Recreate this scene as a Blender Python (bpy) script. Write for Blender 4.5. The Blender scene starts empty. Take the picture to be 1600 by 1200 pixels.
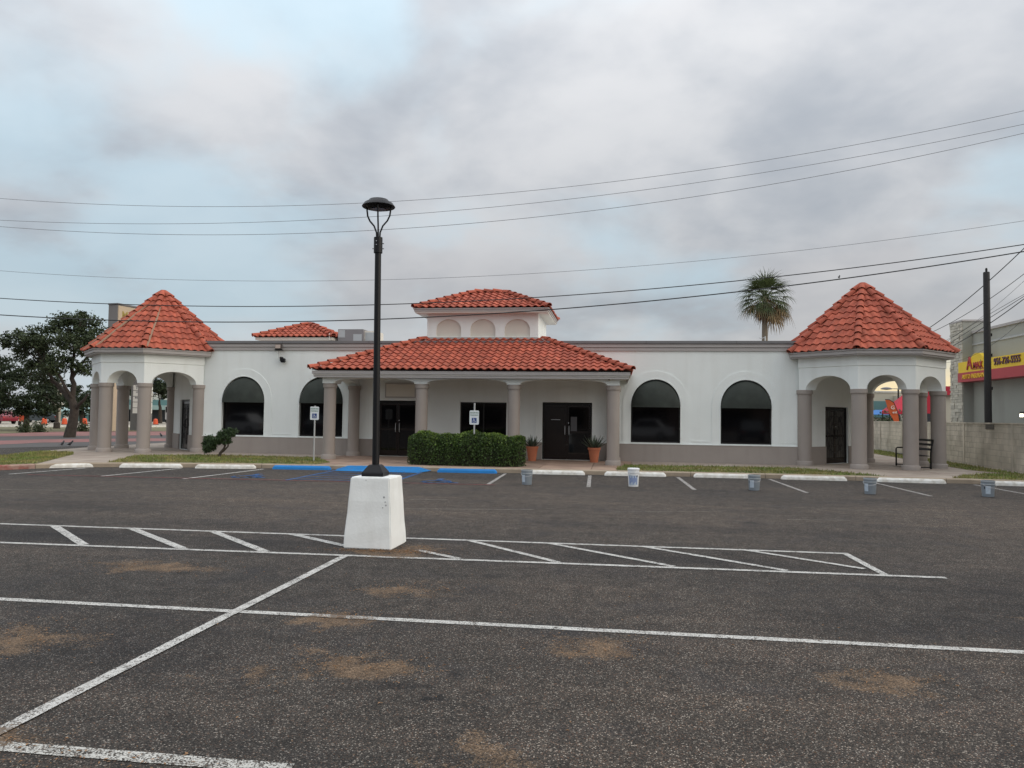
import bpy, bmesh, math, random
import numpy as np
from mathutils import Vector, Matrix
R = math.radians
random.seed(7); rng = np.random.default_rng(7)
scene = bpy.context.scene
COL = scene.collection

# ------------------------------------------------------------------ camera, sky, sun, exposure
F_PX, EYE, YAW, PITCH, ROLL = 1180.0, 1.72, R(8.0), math.atan(50 / 1180), R(0.8)
_fw = Vector((-math.sin(YAW) * math.cos(PITCH), math.cos(YAW) * math.cos(PITCH), math.sin(PITCH)))
_rt0 = Vector((math.cos(YAW), math.sin(YAW), 0)); _up0 = _rt0.cross(_fw)
_rt = _rt0 * math.cos(ROLL) + _up0 * math.sin(ROLL)
_up = -_rt0 * math.sin(ROLL) + _up0 * math.cos(ROLL)
cam_data = bpy.data.cameras.new('camera'); cam = bpy.data.objects.new('camera', cam_data); COL.objects.link(cam)
cam_data.sensor_fit = 'HORIZONTAL'; cam_data.sensor_width = 36; cam_data.lens = 36 * F_PX / 1600
cam_data.clip_start = 0.05; cam_data.clip_end = 6000
m = Matrix.Identity(4)
for i in range(3):
    m[i][0], m[i][1], m[i][2] = _rt[i], _up[i], -_fw[i]
m[2][3] = EYE
cam.matrix_world = m
scene.camera = cam
scene.view_settings.view_transform = 'Standard'; scene.view_settings.look = 'None'
scene.view_settings.gamma = 1; scene.view_settings.use_curve_mapping = False
scene.view_settings.exposure = 0.06

SUN_EL, SUN_AZ = R(20), R(103)          # azimuth from +Y (into the picture) towards +X (right)
sun_dir = Vector((math.sin(SUN_AZ) * math.cos(SUN_EL), math.cos(SUN_AZ) * math.cos(SUN_EL), math.sin(SUN_EL)))
sd = bpy.data.lights.new('sun', 'SUN'); sun = bpy.data.objects.new('sun', sd); COL.objects.link(sun)
sd.energy = 1.3; sd.angle = R(60); sd.color = (1.0, 0.89, 0.73)
sun.rotation_euler = (-sun_dir).to_track_quat('-Z', 'Y').to_euler(); sun.location = (30, 10, 30)

world = bpy.data.worlds.new('World'); scene.world = world; world.use_nodes = True
def build_world():
    nt = world.node_tree; N = nt.nodes; L = nt.links; N.clear()
    def nd(t, **k):
        n = N.new(t)
        for a, b in k.items(): setattr(n, a, b)
        return n
    def mth(op, a, b=None, clamp=False):
        n = nd('ShaderNodeMath', operation=op, use_clamp=clamp)
        for i, v in enumerate((a, b)):
            if v is None: continue
            if isinstance(v, (int, float)): n.inputs[i].default_value = v
            else: L.new(v, n.inputs[i])
        return n.outputs[0]
    def mix(f, a, b, bt='MIX'):
        n = nd('ShaderNodeMix', data_type='RGBA', blend_type=bt)
        for s, v in ((n.inputs[0], f), (n.inputs[6], a), (n.inputs[7], b)):
            if isinstance(v, (int, float)): s.default_value = v
            elif isinstance(v, tuple): s.default_value = (*v, 1)
            else: L.new(v, s)
        return n.outputs[2]
    def ramp(x, a, b, ease='SMOOTHSTEP'):
        n = nd('ShaderNodeMapRange', interpolation_type=ease); L.new(x, n.inputs[0])
        n.inputs[1].default_value = a; n.inputs[2].default_value = b
        return n.outputs[0]
    tc = nd('ShaderNodeTexCoord'); sep = nd('ShaderNodeSeparateXYZ'); L.new(tc.outputs['Generated'], sep.inputs[0])
    X, Y, Z = sep.outputs
    sky = nd('ShaderNodeTexSky', sky_type='NISHITA'); sky.sun_disc = False
    sky.sun_elevation = SUN_EL; sky.sun_rotation = SUN_AZ; sky.air_density = 1.0; sky.dust_density = 2.0
    blue = mix(1.0, sky.outputs[0], (0.115, 0.115, 0.115), 'MULTIPLY')
    # cloud layer: directions projected on a flat deck
    zz = mth('ADD', mth('MAXIMUM', Z, 0.0), 0.34)
    cx = mth('DIVIDE', X, zz); cy = mth('DIVIDE', Y, zz)
    cv = nd('ShaderNodeCombineXYZ'); L.new(cx, cv.inputs[0]); L.new(cy, cv.inputs[1])
    def noise(scale, detail, off, rough=0.5, dist=0.0):
        mp = nd('ShaderNodeMapping'); L.new(cv.outputs[0], mp.inputs[0]); mp.inputs['Location'].default_value = off
        n = nd('ShaderNodeTexNoise'); L.new(mp.outputs[0], n.inputs['Vector'])
        n.inputs['Scale'].default_value = scale; n.inputs['Detail'].default_value = detail
        n.inputs['Roughness'].default_value = rough; n.inputs['Distortion'].default_value = dist
        return n.outputs[0]
    n1 = noise(1.75, 5, (11.3, 4.7, 0.4), 0.50, 0.15)
    n2 = noise(4.2, 5, (7.3, 4.2, 2.0), 0.52, 0.2)
    n3 = noise(1.2, 4, (1.3, 9.1, 5.0), 0.45, 0.2)
    n4 = noise(1.7, 5, (17.5, 6.6, 3.0), 0.50, 0.3)
    shade = mth('ADD', mth('MULTIPLY', n1, 0.64), mth('MULTIPLY', n2, 0.36))
    sh = ramp(shade, 0.36, 0.62)
    dark = (0.52, 0.555, 0.605); light = (0.83, 0.835, 0.85)
    cloud = mix(sh, dark, light)
    warm = ramp(n3, 0.45, 0.62)
    cloud = mix(mth('MULTIPLY', warm, 0.45), cloud, (0.72, 0.69, 0.695))
    # breaks in the deck: thinner, bluer, brighter places
    def lobe(px, py, r):
        d = (_fw + _rt * ((px - 800) / F_PX) + _up * ((600 - py) / F_PX)).normalized()
        sv = nd('ShaderNodeVectorMath', operation='DOT_PRODUCT'); L.new(tc.outputs['Generated'], sv.inputs[0]); sv.inputs[1].default_value = d
        return ramp(sv.outputs['Value'], math.cos(r), 1.0)
    brk = mth('ADD', n4, mth('ADD', mth('MULTIPLY', lobe(480, -20, 0.16), 0.20), mth('ADD', mth('MULTIPLY', lobe(90, 390, 0.26), 0.13), mth('MULTIPLY', lobe(300, 410, 0.20), 0.09))))
    thin = ramp(mth('ADD', brk, mth('MULTIPLY', n2, 0.2)), 0.57, 0.78)
    cloud = mix(mth('MULTIPLY', thin, 0.66), cloud, (0.68, 0.90, 1.03))
    # overcast skies brighten towards the zenith
    grad = mth('ADD', 0.69, mth('MULTIPLY', mth('MULTIPLY', Z, Z), 2.0))
    gcol = nd('ShaderNodeCombineColor')
    for i in range(3): L.new(grad, gcol.inputs[i])
    cloud = mix(1.0, cloud, gcol.outputs[0], 'MULTIPLY')
    out = mix(0.13, cloud, blue)
    # clear warm strip under the cloud deck, strongest towards the sun
    sdn = mth('ADD', mth('MULTIPLY', X, math.sin(SUN_AZ - 1.0)), mth('MULTIPLY', Y, math.cos(SUN_AZ - 1.0)))
    az = ramp(sdn, 0.45, 0.95)
    lowb = mth('SUBTRACT', 1.0, ramp(mth('ADD', Z, mth('MULTIPLY', n2, 0.03)), 0.045, 0.115))
    out = mix(mth('MULTIPLY', az, lowb), out, (0.98, 0.80, 0.47))
    lowp = mth('SUBTRACT', 1.0, ramp(Z, 0.02, 0.16))
    out = mix(mth('MULTIPLY', lowp, mth('MULTIPLY', mth('SUBTRACT', 1.0, az), 0.5)), out, (0.60, 0.66, 0.71))
    bg = nd('ShaderNodeBackground'); L.new(out, bg.inputs[0]); bg.inputs[1].default_value = 1.0
    wo = nd('ShaderNodeOutputWorld'); L.new(bg.outputs[0], wo.inputs[0])
build_world()

# ------------------------------------------------------------------ helpers
def ray(px, py): return _fw + _rt * ((px - 800) / F_PX) + _up * ((600 - py) / F_PX)
def on_ground(px, py, z=0.0):
    d = ray(px, py); t = (z - EYE) / d.z
    return Vector((d.x * t, d.y * t, z))
def at_y(px, py, Y):
    d = ray(px, py); t = Y / d.y
    return Vector((d.x * t, Y, EYE + d.z * t))
def at_plane(px, py, p0, n):
    d = ray(px, py); o = Vector((0, 0, EYE)); t = (Vector(p0) - o).dot(n) / d.dot(n)
    return o + d * t

MATS = {}
def mat(name, col, rough=0.6, var=0.0, vscale=3.0, bump=0.0, bscale=40.0, metal=0.0, spec=0.5, emit=None, island=0.0, col2=None, patch=None, trans=0.0, streak=None):
    if name in MATS: return MATS[name]
    mt = bpy.data.materials.new(name); mt.use_nodes = True; MATS[name] = mt
    nt = mt.node_tree; N = nt.nodes; L = nt.links
    b = N['Principled BSDF']; b.inputs['Base Color'].default_value = (*col, 1); b.inputs['Roughness'].default_value = rough
    b.inputs['Metallic'].default_value = metal; b.inputs['Specular IOR Level'].default_value = spec
    tc = N.new('ShaderNodeTexCoord'); cur = None
    geo = N.new('ShaderNodeNewGeometry')
    pos = geo.outputs['Position']
    def nz(scale, detail=4, vec=None):
        n = N.new('ShaderNodeTexNoise'); n.inputs['Scale'].default_value = scale; n.inputs['Detail'].default_value = detail
        L.new(vec or pos, n.inputs['Vector']); return n.outputs[0]
    def mixc(f, a, c, bt='MIX'):
        x = N.new('ShaderNodeMix'); x.data_type = 'RGBA'; x.blend_type = bt
        for s, v in ((x.inputs[0], f), (x.inputs[6], a), (x.inputs[7], c)):
            if isinstance(v, (int, float)): s.default_value = v
            elif isinstance(v, tuple): s.default_value = (*v, 1)
            else: L.new(v, s)
        return x.outputs[2]
    def rmp(x, a, c, lo=0.0, hi=1.0):
        n = N.new('ShaderNodeMapRange'); L.new(x, n.inputs[0])
        for i, v in enumerate((a, c, lo, hi)): n.inputs[i + 1].default_value = v
        return n.outputs[0]
    c = col
    if col2:
        c = mixc(rmp(nz(patch or 1.0, 5), 0.4, 0.62), col, col2); cur = c
    if streak:
        mp = N.new('ShaderNodeMapping'); mp.inputs['Scale'].default_value = (streak[0], streak[0], streak[1]); L.new(pos, mp.inputs[0])
        c = mixc(rmp(nz(1.0, 5, mp.outputs[0]), 0.5, 0.75, 0, streak[3]), c, streak[2]); cur = c
    if var:
        f = rmp(nz(vscale, 6), 0.25, 0.75, 1 - var, 1 + var)
        cc = N.new('ShaderNodeCombineColor')
        for i in range(3): L.new(f, cc.inputs[i])
        c = mixc(1.0, c, cc.outputs[0], 'MULTIPLY'); cur = c
    if island:
        oi = N.new('ShaderNodeObjectInfo')
        a = N.new('ShaderNodeMath'); a.operation = 'ADD'; L.new(geo.outputs['Random Per Island'], a.inputs[0]); L.new(oi.outputs['Random'], a.inputs[1])
        fr = N.new('ShaderNodeMath'); fr.operation = 'FRACT'; L.new(a.outputs[0], fr.inputs[0])
        f = rmp(fr.outputs[0], 0, 1, 1 - island, 1 + island)
        cc = N.new('ShaderNodeCombineColor')
        for i in range(3): L.new(f, cc.inputs[i])
        c = mixc(1.0, c, cc.outputs[0], 'MULTIPLY'); cur = c
    if cur is not None: L.new(cur, b.inputs['Base Color'])
    if bump:
        bp = N.new('ShaderNodeBump'); bp.inputs['Strength'].default_value = bump; bp.inputs['Distance'].default_value = 0.02
        L.new(nz(bscale, 6), bp.inputs['Height']); L.new(bp.outputs[0], b.inputs['Normal'])
    if emit:
        b.inputs['Emission Color'].default_value = (*emit[0], 1); b.inputs['Emission Strength'].default_value = emit[1]
    if trans:
        tr = N.new('ShaderNodeBsdfTranslucent')
        if cur is not None: L.new(cur, tr.inputs[0])
        else: tr.inputs[0].default_value = (*col, 1)
        ms = N.new('ShaderNodeMixShader'); ms.inputs[0].default_value = trans
        L.new(b.outputs[0], ms.inputs[1]); L.new(tr.outputs[0], ms.inputs[2]); L.new(ms.outputs[0], N['Material Output'].inputs[0])
    return mt

M = {}
M['stucco'] = mat('white stucco', (0.83, 0.865, 0.85), 0.9, 0.05, 0.7, 0.35, 45, streak=(2.6, 0.22, (0.62, 0.62, 0.58), 0.24))
M['mauve'] = mat('taupe painted stucco', (0.345, 0.305, 0.278), 0.85, 0.06, 1.3, 0.25, 60, streak=(2.5, 0.4, (0.25, 0.21, 0.19), 0.4))
M['trim'] = mat('grey painted trim', (0.42, 0.395, 0.385), 0.7, 0.05, 2.0)
M['trimdark'] = mat('dark metal coping', (0.17, 0.165, 0.17), 0.5, 0.08, 2.0)
M['niche'] = mat('cream stucco panel', (0.68, 0.645, 0.575), 0.9, 0.04, 2.0, 0.2, 60)
M['ceiling'] = mat('pale ceiling', (0.70, 0.68, 0.63), 0.9, 0.04, 1.0)
M['tile'] = mat('terracotta roof tile', (0.41, 0.104, 0.062), 0.8, 0.16, 7.0, 0.3, 90, spec=0.25, island=0.17, col2=(0.33, 0.080, 0.050), patch=1.6, streak=(3.0, 3.0, (0.15, 0.070, 0.050), 0.35))
M['deck'] = mat('roof underlay', (0.13, 0.045, 0.035), 0.9)
M['mortar'] = mat('tan mortar', (0.30, 0.20, 0.14), 0.9, 0.2, 20)
M['glass'] = mat('dark tinted glass', (0.004, 0.004, 0.005), 0.05, spec=0.5)
M['bronze'] = mat('dark bronze frame', (0.014, 0.012, 0.011), 0.45, spec=0.3)
M['doorleaf'] = mat('dark brown door', (0.016, 0.011, 0.010), 0.25, 0.15, 4, spec=0.3)
M['awning'] = mat('dark green awning cloth', (0.030, 0.037, 0.031), 0.8, 0.3, 3.0)
M['steel'] = mat('brushed steel', (0.55, 0.55, 0.56), 0.35, metal=1.0)
M['galv'] = mat('galvanised post', (0.45, 0.46, 0.46), 0.55, 0.08, 8, metal=0.3)
M['black'] = mat('black powder coat', (0.006, 0.006, 0.0075), 0.45, 0.1, 6, spec=0.3)
M['lens'] = mat('lamp lens', (0.10, 0.10, 0.11), 0.25)
M['whiteblock'] = mat('white painted concrete', (0.83, 0.845, 0.83), 0.85, 0.04, 4.0, 0.12, 30, streak=(5, 1.2, (0.55, 0.54, 0.50), 0.25))
M['whitepaint'] = mat('white painted kerb block', (0.80, 0.79, 0.75), 0.85, 0.10, 8, 0.4, 40, col2=(0.64, 0.61, 0.55), patch=7)
M['bluepaint'] = mat('blue painted kerb block', (0.010, 0.20, 0.55), 0.7, 0.10, 8, 0.3, 40)
M['redpaint'] = mat('faded red kerb', (0.28, 0.05, 0.04), 0.85, 0.2, 5, 0.4, 30, col2=(0.33, 0.22, 0.18), patch=2.5)
M['concrete'] = mat('weathered concrete', (0.34, 0.285, 0.235), 0.9, 0.14, 2.2, 0.35, 30, island=0.07, col2=(0.28, 0.225, 0.185), patch=0.8)
M['porchslab'] = mat('tan porch paving', (0.34, 0.235, 0.175), 0.85, 0.16, 3, 0.3, 30, island=0.12, col2=(0.25, 0.17, 0.13), patch=1.5)
M['joint'] = mat('concrete joint', (0.10, 0.085, 0.07), 0.95)
M['kerb'] = mat('tan concrete kerb', (0.34, 0.275, 0.205), 0.9, 0.16, 4, 0.4, 30)
M['soil'] = mat('dry soil', (0.19, 0.15, 0.11), 0.95, 0.2, 0.6, 0.3, 8)
M['grassbase'] = mat('turf', (0.10, 0.105, 0.035), 0.95, 0.3, 4, 0.5, 30, col2=(0.17, 0.14, 0.06), patch=1.6)
M['grass'] = mat('grass blades', (0.145, 0.20, 0.045), 0.8, 0.35, 1.4, island=0.35, col2=(0.27, 0.235, 0.085), patch=1.1, trans=0.2)
M['hedge'] = mat('hedge leaves', (0.050, 0.088, 0.020), 0.55, 0.25, 3, island=0.55, trans=0.2, spec=0.35)
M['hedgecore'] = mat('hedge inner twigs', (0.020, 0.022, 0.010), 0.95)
M['oak'] = mat('oak leaves', (0.046, 0.064, 0.028), 0.6, 0.25, 0.8, island=0.45, trans=0.12, spec=0.3)
M['oakdark'] = mat('dark oak leaves', (0.030, 0.044, 0.021), 0.65, 0.2, 0.8, island=0.4, trans=0.1, spec=0.25)
M['bark'] = mat('grey brown bark', (0.055, 0.043, 0.034), 0.95, 0.3, 6, 0.8, 14)
M['shrub'] = mat('shrub needles', (0.048, 0.080, 0.034), 0.65, 0.25, 4, island=0.45, trans=0.1, spec=0.3)
M['palm'] = mat('palm green', (0.075, 0.098, 0.036), 0.55, 0.2, 2, island=0.4, trans=0.15)
M['palmdry'] = mat('dry palm fronds', (0.26, 0.18, 0.095), 0.9, 0.2, 2, island=0.35, trans=0.15)
M['palmdead'] = mat('brown palm skirt', (0.115, 0.065, 0.035), 0.95, 0.2, 2, island=0.4)
M['palmtrunk'] = mat('palm trunk', (0.20, 0.165, 0.125), 0.95, 0.2, 4, 0.6, 12)
M['pot'] = mat('terracotta pot', (0.50, 0.165, 0.085), 0.8, 0.08, 6, 0.15, 40)
M['agave'] = mat('agave leaf', (0.060, 0.082, 0.055), 0.6, 0.15, 8, island=0.3)
M['block'] = mat('weathered grey block', (0.57, 0.515, 0.43), 0.95, 0.14, 1.6, 0.5, 30, island=0.08, col2=(0.43, 0.39, 0.32), patch=0.7, streak=(1.6, 0.5, (0.15, 0.135, 0.11), 0.55))
M['blockjoint'] = mat('block mortar', (0.30, 0.28, 0.235), 0.95, 0.15, 2)
M['neighbour'] = mat('grey green render', (0.35, 0.355, 0.32), 0.9, 0.05, 0.8, streak=(1.0, 0.12, (0.24, 0.24, 0.21), 0.5))
M['stone'] = mat('split face ledge stone', (0.50, 0.47, 0.40), 0.9, 0.12, 6, 0.4, 20, island=0.16)
M['yellow'] = mat('yellow sign face', (0.80, 0.55, 0.015), 0.5, 0.04, 2)
M['red'] = mat('red sign face', (0.42, 0.035, 0.045), 0.5, 0.04, 2)
M['redtext'] = mat('red lettering', (0.38, 0.03, 0.03), 0.5)
M['bluetext'] = mat('dark violet lettering', (0.13, 0.05, 0.07), 0.5)
M['yellowtext'] = mat('yellow lettering', (0.82, 0.52, 0.03), 0.5)
M['creosote'] = mat('black utility pole wood', (0.012, 0.011, 0.011), 0.75, 0.2, 3)
M['polewood'] = mat('brown pole wood', (0.10, 0.07, 0.05), 0.9, 0.2, 3)
M['wire'] = mat('black cable', (0.020, 0.022, 0.025), 0.6)
M['wirelight'] = mat('bare grey conductor', (0.20, 0.21, 0.225), 0.6)
M['bucket'] = mat('grey plastic pail', (0.215, 0.245, 0.275), 0.5, 0.08, 10)
M['bucketrim'] = mat('pale grey pail rim', (0.34, 0.37, 0.39), 0.5, 0.08, 10)
M['bucketwhite'] = mat('white plastic pail', (0.78, 0.79, 0.80), 0.45, 0.04, 10)
M['label'] = mat('pale blue pail label', (0.50, 0.58, 0.66), 0.6, 0.1, 20)
M['labelblue'] = mat('blue print', (0.16, 0.23, 0.52), 0.6)
M['labeldark'] = mat('dark print', (0.03, 0.035, 0.05), 0.6)
M['signwhite'] = mat('white sign sheet', (0.70, 0.74, 0.75), 0.5, 0.04, 5)
M['signgreen'] = mat('green sign print', (0.03, 0.14, 0.06), 0.5)
M['signblue'] = mat('blue sign print', (0.012, 0.05, 0.22), 0.5)
M['pylon'] = mat('grey pylon cladding', (0.20, 0.19, 0.185), 0.8, 0.06, 1)
M['pylontan'] = mat('tan pylon face', (0.50, 0.40, 0.29), 0.8, 0.06, 1)
M['gold'] = mat('gold lettering', (0.34, 0.25, 0.06), 0.5)
M['brown'] = mat('brown lettering', (0.16, 0.06, 0.025), 0.5)
M['panelwhite'] = mat('white tenant panel', (0.72, 0.71, 0.65), 0.6, 0.04, 3)
M['hvac'] = mat('grey rooftop unit', (0.21, 0.20, 0.205), 0.6, 0.08, 2)
M['hvaclight'] = mat('light rooftop panel', (0.40, 0.42, 0.43), 0.6)
M['paver'] = mat('pink brick paving', (0.27, 0.115, 0.105), 0.9, 0.2, 1.0, 0.3, 12, col2=(0.20, 0.105, 0.095), patch=0.6)
M['palepave'] = mat('pale far concrete', (0.36, 0.32, 0.26), 0.9, 0.1, 0.4)
M['verge'] = mat('dry verge', (0.15, 0.135, 0.07), 0.95, 0.25, 0.5, 0.4, 6)
M['orange'] = mat('orange plastic drum', (0.62, 0.085, 0.025), 0.55)
M['teal'] = mat('teal roof metal', (0.12, 0.235, 0.235), 0.6, 0.06, 1)
M['tealpale'] = mat('pale teal fascia', (0.30, 0.42, 0.40), 0.6, 0.06, 1)
M['creamwall'] = mat('cream far wall', (0.50, 0.46, 0.37), 0.9, 0.05, 0.3)
M['offwhite'] = mat('off white far wall', (0.62, 0.60, 0.54), 0.9, 0.05, 0.3)
M['darkfar'] = mat('dark recess', (0.02, 0.025, 0.03), 0.6)
M['carred'] = mat('dark red car paint', (0.20, 0.010, 0.025), 0.25)
M['cardark'] = mat('dark grey car paint', (0.05, 0.06, 0.065), 0.25)
M['carwhite'] = mat('white vehicle paint', (0.70, 0.70, 0.70), 0.3)
M['tyre'] = mat('tyre rubber', (0.02, 0.02, 0.02), 0.85)
M['globe'] = mat('white globe', (0.72, 0.70, 0.64), 0.3)
M['bird'] = mat('black feathers', (0.010, 0.010, 0.012), 0.6)
M['flag'] = mat('orange flag cloth', (0.62, 0.12, 0.035), 0.8, 0.1, 2)
M['tentred'] = mat('red canopy cloth', (0.45, 0.018, 0.04), 0.7, 0.08, 2)
M['tentblue'] = mat('blue canopy cloth', (0.03, 0.15, 0.42), 0.7, 0.08, 2)
M['lit'] = mat('lit lamp lens', (0.9, 0.85, 0.7), 0.4, emit=((1.0, 0.86, 0.60), 5.0))
M['debris'] = mat('dry leaf litter', (0.24, 0.13, 0.06), 0.9, island=0.4)
M['fawn'] = mat('pale quartz chip', (0.5, 0.48, 0.44), 0.8)

class MB:
    def __init__(s): s.v = []; s.f = []
    def add(s, vs, fs, mx=None):
        o = len(s.v)
        s.v.extend([tuple(mx @ Vector(p)) for p in vs] if mx is not None else [tuple(p) for p in vs])
        s.f.extend([tuple(i + o for i in f) for f in fs]); return s
    def box(s, x0, x1, y0, y1, z0, z1, mx=None):
        v = [(x, y, z) for z in (z0, z1) for y in (y0, y1) for x in (x0, x1)]
        return s.add(v, [(0, 2, 3, 1), (4, 5, 7, 6), (0, 1, 5, 4), (2, 6, 7, 3), (0, 4, 6, 2), (1, 3, 7, 5)], mx)
    def lathe(s, prof, c=(0, 0, 0), n=20, mx=None, caps=True):
        v = []; f = []
        for r, z in prof:
            for k in range(n):
                a = 2 * math.pi * k / n; v.append((c[0] + r * math.cos(a), c[1] + r * math.sin(a), c[2] + z))
        for i in range(len(prof) - 1):
            for k in range(n):
                f.append((i * n + k, i * n + (k + 1) % n, (i + 1) * n + (k + 1) % n, (i + 1) * n + k))
        if caps: f.append(tuple(range(n - 1, -1, -1))); f.append(tuple(range((len(prof) - 1) * n, len(prof) * n)))
        return s.add(v, f, mx)
    def tube(s, path, rad, n=8, caps=True):
        path = [Vector(p) for p in path]; rad = rad if isinstance(rad, (list, tuple)) else [rad] * len(path)
        v = []; f = []; ref = None
        for i, p in enumerate(path):
            t = (path[min(i + 1, len(path) - 1)] - path[max(i - 1, 0)]).normalized()
            if ref is None: ref = t.orthogonal().normalized()
            ref = (ref - t * ref.dot(t))
            ref = ref.normalized() if ref.length > 1e-6 else t.orthogonal().normalized()
            b = t.cross(ref)
            for k in range(n):
                a = 2 * math.pi * k / n; v.append(p + (ref * math.cos(a) + b * math.sin(a)) * rad[i])
        for i in range(len(path) - 1):
            for k in range(n):
                f.append((i * n + k, i * n + (k + 1) % n, (i + 1) * n + (k + 1) % n, (i + 1) * n + k))
        if caps: f.append(tuple(range(n - 1, -1, -1))); f.append(tuple(range((len(path) - 1) * n, len(path) * n)))
        return s.add(v, f)
    def prism(s, poly, z0, z1, mx=None):
        n = len(poly); v = [(x, y, z0) for x, y in poly] + [(x, y, z1) for x, y in poly]
        f = [tuple(range(n - 1, -1, -1)), tuple(range(n, 2 * n))] + [(i, (i + 1) % n, n + (i + 1) % n, n + i) for i in range(n)]
        return s.add(v, f, mx)
    def mesh(s, name, material, smooth=False):
        me = bpy.data.meshes.new(name); me.from_pydata(s.v, [], s.f); me.update()
        if material: me.materials.append(material)
        if smooth: me.polygons.foreach_set('use_smooth', [True] * len(me.polygons))
        return me
    def build(s, name, material, parent=None, smooth=False, world=True, bevel=0.0, angle=None):
        me = s.mesh(name, material, smooth)
        if bevel or smooth or angle is None:
            bm = bmesh.new(); bm.from_mesh(me)
            bmesh.ops.recalc_face_normals(bm, faces=bm.faces)
            if bevel:
                es = [e for e in bm.edges if len(e.link_faces) == 2 and e.calc_face_angle(0) > 0.5]
                bmesh.ops.bevel(bm, geom=es, offset=bevel, segments=2, affect='EDGES', clamp_overlap=True)
            bm.to_mesh(me); bm.free()
        if smooth: me.set_sharp_from_angle(angle=R(40))
        return link(name, me, parent, world)
def link(name, data, parent=None, world=True):
    o = bpy.data.objects.new(name, data); COL.objects.link(o)
    if parent is not None:
        o.parent = parent
        if world: o.matrix_parent_inverse = Matrix.Translation(-parent.location)
    return o
def tag(o, label=None, cat=None, group=None, kind=None):
    for k, v in (('label', label), ('category', cat), ('group', group), ('kind', kind)):
        if v: o[k] = v
    return o
def thing(name, label, cat, loc=(0, 0, 0), rz=0, group=None):
    o = bpy.data.objects.new(name, None); COL.objects.link(o); o.location = loc; o.rotation_euler = (0, 0, rz)
    return tag(o, label, cat, group)
def structure(name, mb, material): return tag(mb.build(name, material), kind='structure')
def copy_tree(o, parent=None):
    c = o.copy(); COL.objects.link(c); c.parent = parent
    for ch in [x for x in bpy.data.objects if x.parent == o]: copy_tree(ch, c)
    return c
def text_mesh(name, body, size, material, parent, mx, extrude=0.004, align='CENTER', world=False, xs=1.0):
    cu = bpy.data.curves.new(name, 'FONT'); cu.body = body; cu.size = size; cu.extrude = extrude; cu.align_x = align; cu.align_y = 'CENTER'
    cu.resolution_u = 2; cu.offset = size * 0.012
    t = bpy.data.objects.new(name, cu); COL.objects.link(t)
    bpy.context.view_layer.update()
    me = bpy.data.meshes.new_from_object(t.evaluated_get(bpy.context.evaluated_depsgraph_get()))
    bpy.data.objects.remove(t); bpy.data.curves.remove(cu)
    me.transform(mx @ Matrix.Diagonal((xs, 1, 1, 1))); me.materials.clear(); me.materials.append(material)
    return link(name, me, parent, world)
FRONT = Matrix.Rotation(math.pi / 2, 4, 'X')       # text standing in XZ, facing -Y
def offset_poly(pts, d):                            # counter-clockwise polygon moved outwards by d
    out = []; n = len(pts)
    for i in range(n):
        a, b, c = Vector(pts[i - 1]), Vector(pts[i]), Vector(pts[(i + 1) % n])
        n1 = Vector(((b - a).y, -(b - a).x)).normalized(); n2 = Vector(((c - b).y, -(c - b).x)).normalized()
        k = (n1 + n2); k = k / k.dot(n1)
        out.append(tuple(b + k * d))
    return out
def plate(outer, holes, mp, thick):
    """wall sheet with openings: outer/holes in (s,z), mp(s,z,d) -> world; d is depth"""
    bm = bmesh.new(); loops = []
    for lp in [outer] + holes:
        vs = [bm.verts.new((s, z, 0)) for s, z in lp]
        for i in range(len(vs)): bm.edges.new((vs[i], vs[(i + 1) % len(vs)]))
        loops.append(len(lp))
    bmesh.ops.triangle_fill(bm, use_beauty=True, edges=bm.edges[:])
    tris = [[v.index for v in f.verts] for f in bm.faces if (bm.verts.index_update() or True)]
    pts = [(v.co.x, v.co.y) for v in bm.verts]; bm.free()
    mb = MB(); n = len(pts)
    v = [mp(s, z, 0) for s, z in pts] + [mp(s, z, thick) for s, z in pts]
    f = [tuple(t) for t in tris] + [tuple(i + n for i in reversed(t)) for t in tris]
    o = 0
    for ln in loops:
        for i in range(ln): a, b = o + i, o + (i + 1) % ln; f.append((a, b, b + n, a + n))
        o += ln
    return mb.add(v, f)
def arch_pts(cx, hw, z0, zs, rise, n=18):           # closed outline, bottom z0, spring zs
    return [(cx - hw, z0), (cx + hw, z0)] + [(cx + hw * math.cos(math.pi * k / n), zs + rise * math.sin(math.pi * k / n)) for k in range(n + 1)]
def leaf_cloud(mb, pts, size, seed, aspect=0.55, up=0.0):
    g = np.random.default_rng(seed); n = len(pts)
    d = g.normal(size=(n, 3)); d[:, 2] = d[:, 2] * (1 - up) + up; d /= np.linalg.norm(d, axis=1)[:, None]
    e = np.cross(d, g.normal(size=(n, 3))); e /= np.linalg.norm(e, axis=1)[:, None]
    s = size * g.uniform(0.6, 1.35, size=(n, 1)); P = np.asarray(pts)
    a = P - d * s * 0.5; b = P + e * s * aspect * 0.5; c = P + d * s * 0.5; q = P - e * s * aspect * 0.5
    V = np.stack([a, b, c, q], 1).reshape(-1, 3); o = len(mb.v)
    mb.v.extend(map(tuple, V.tolist())); mb.f.extend([(o + 4 * i, o + 4 * i + 1, o + 4 * i + 2, o + 4 * i + 3) for i in range(n)])

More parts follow.
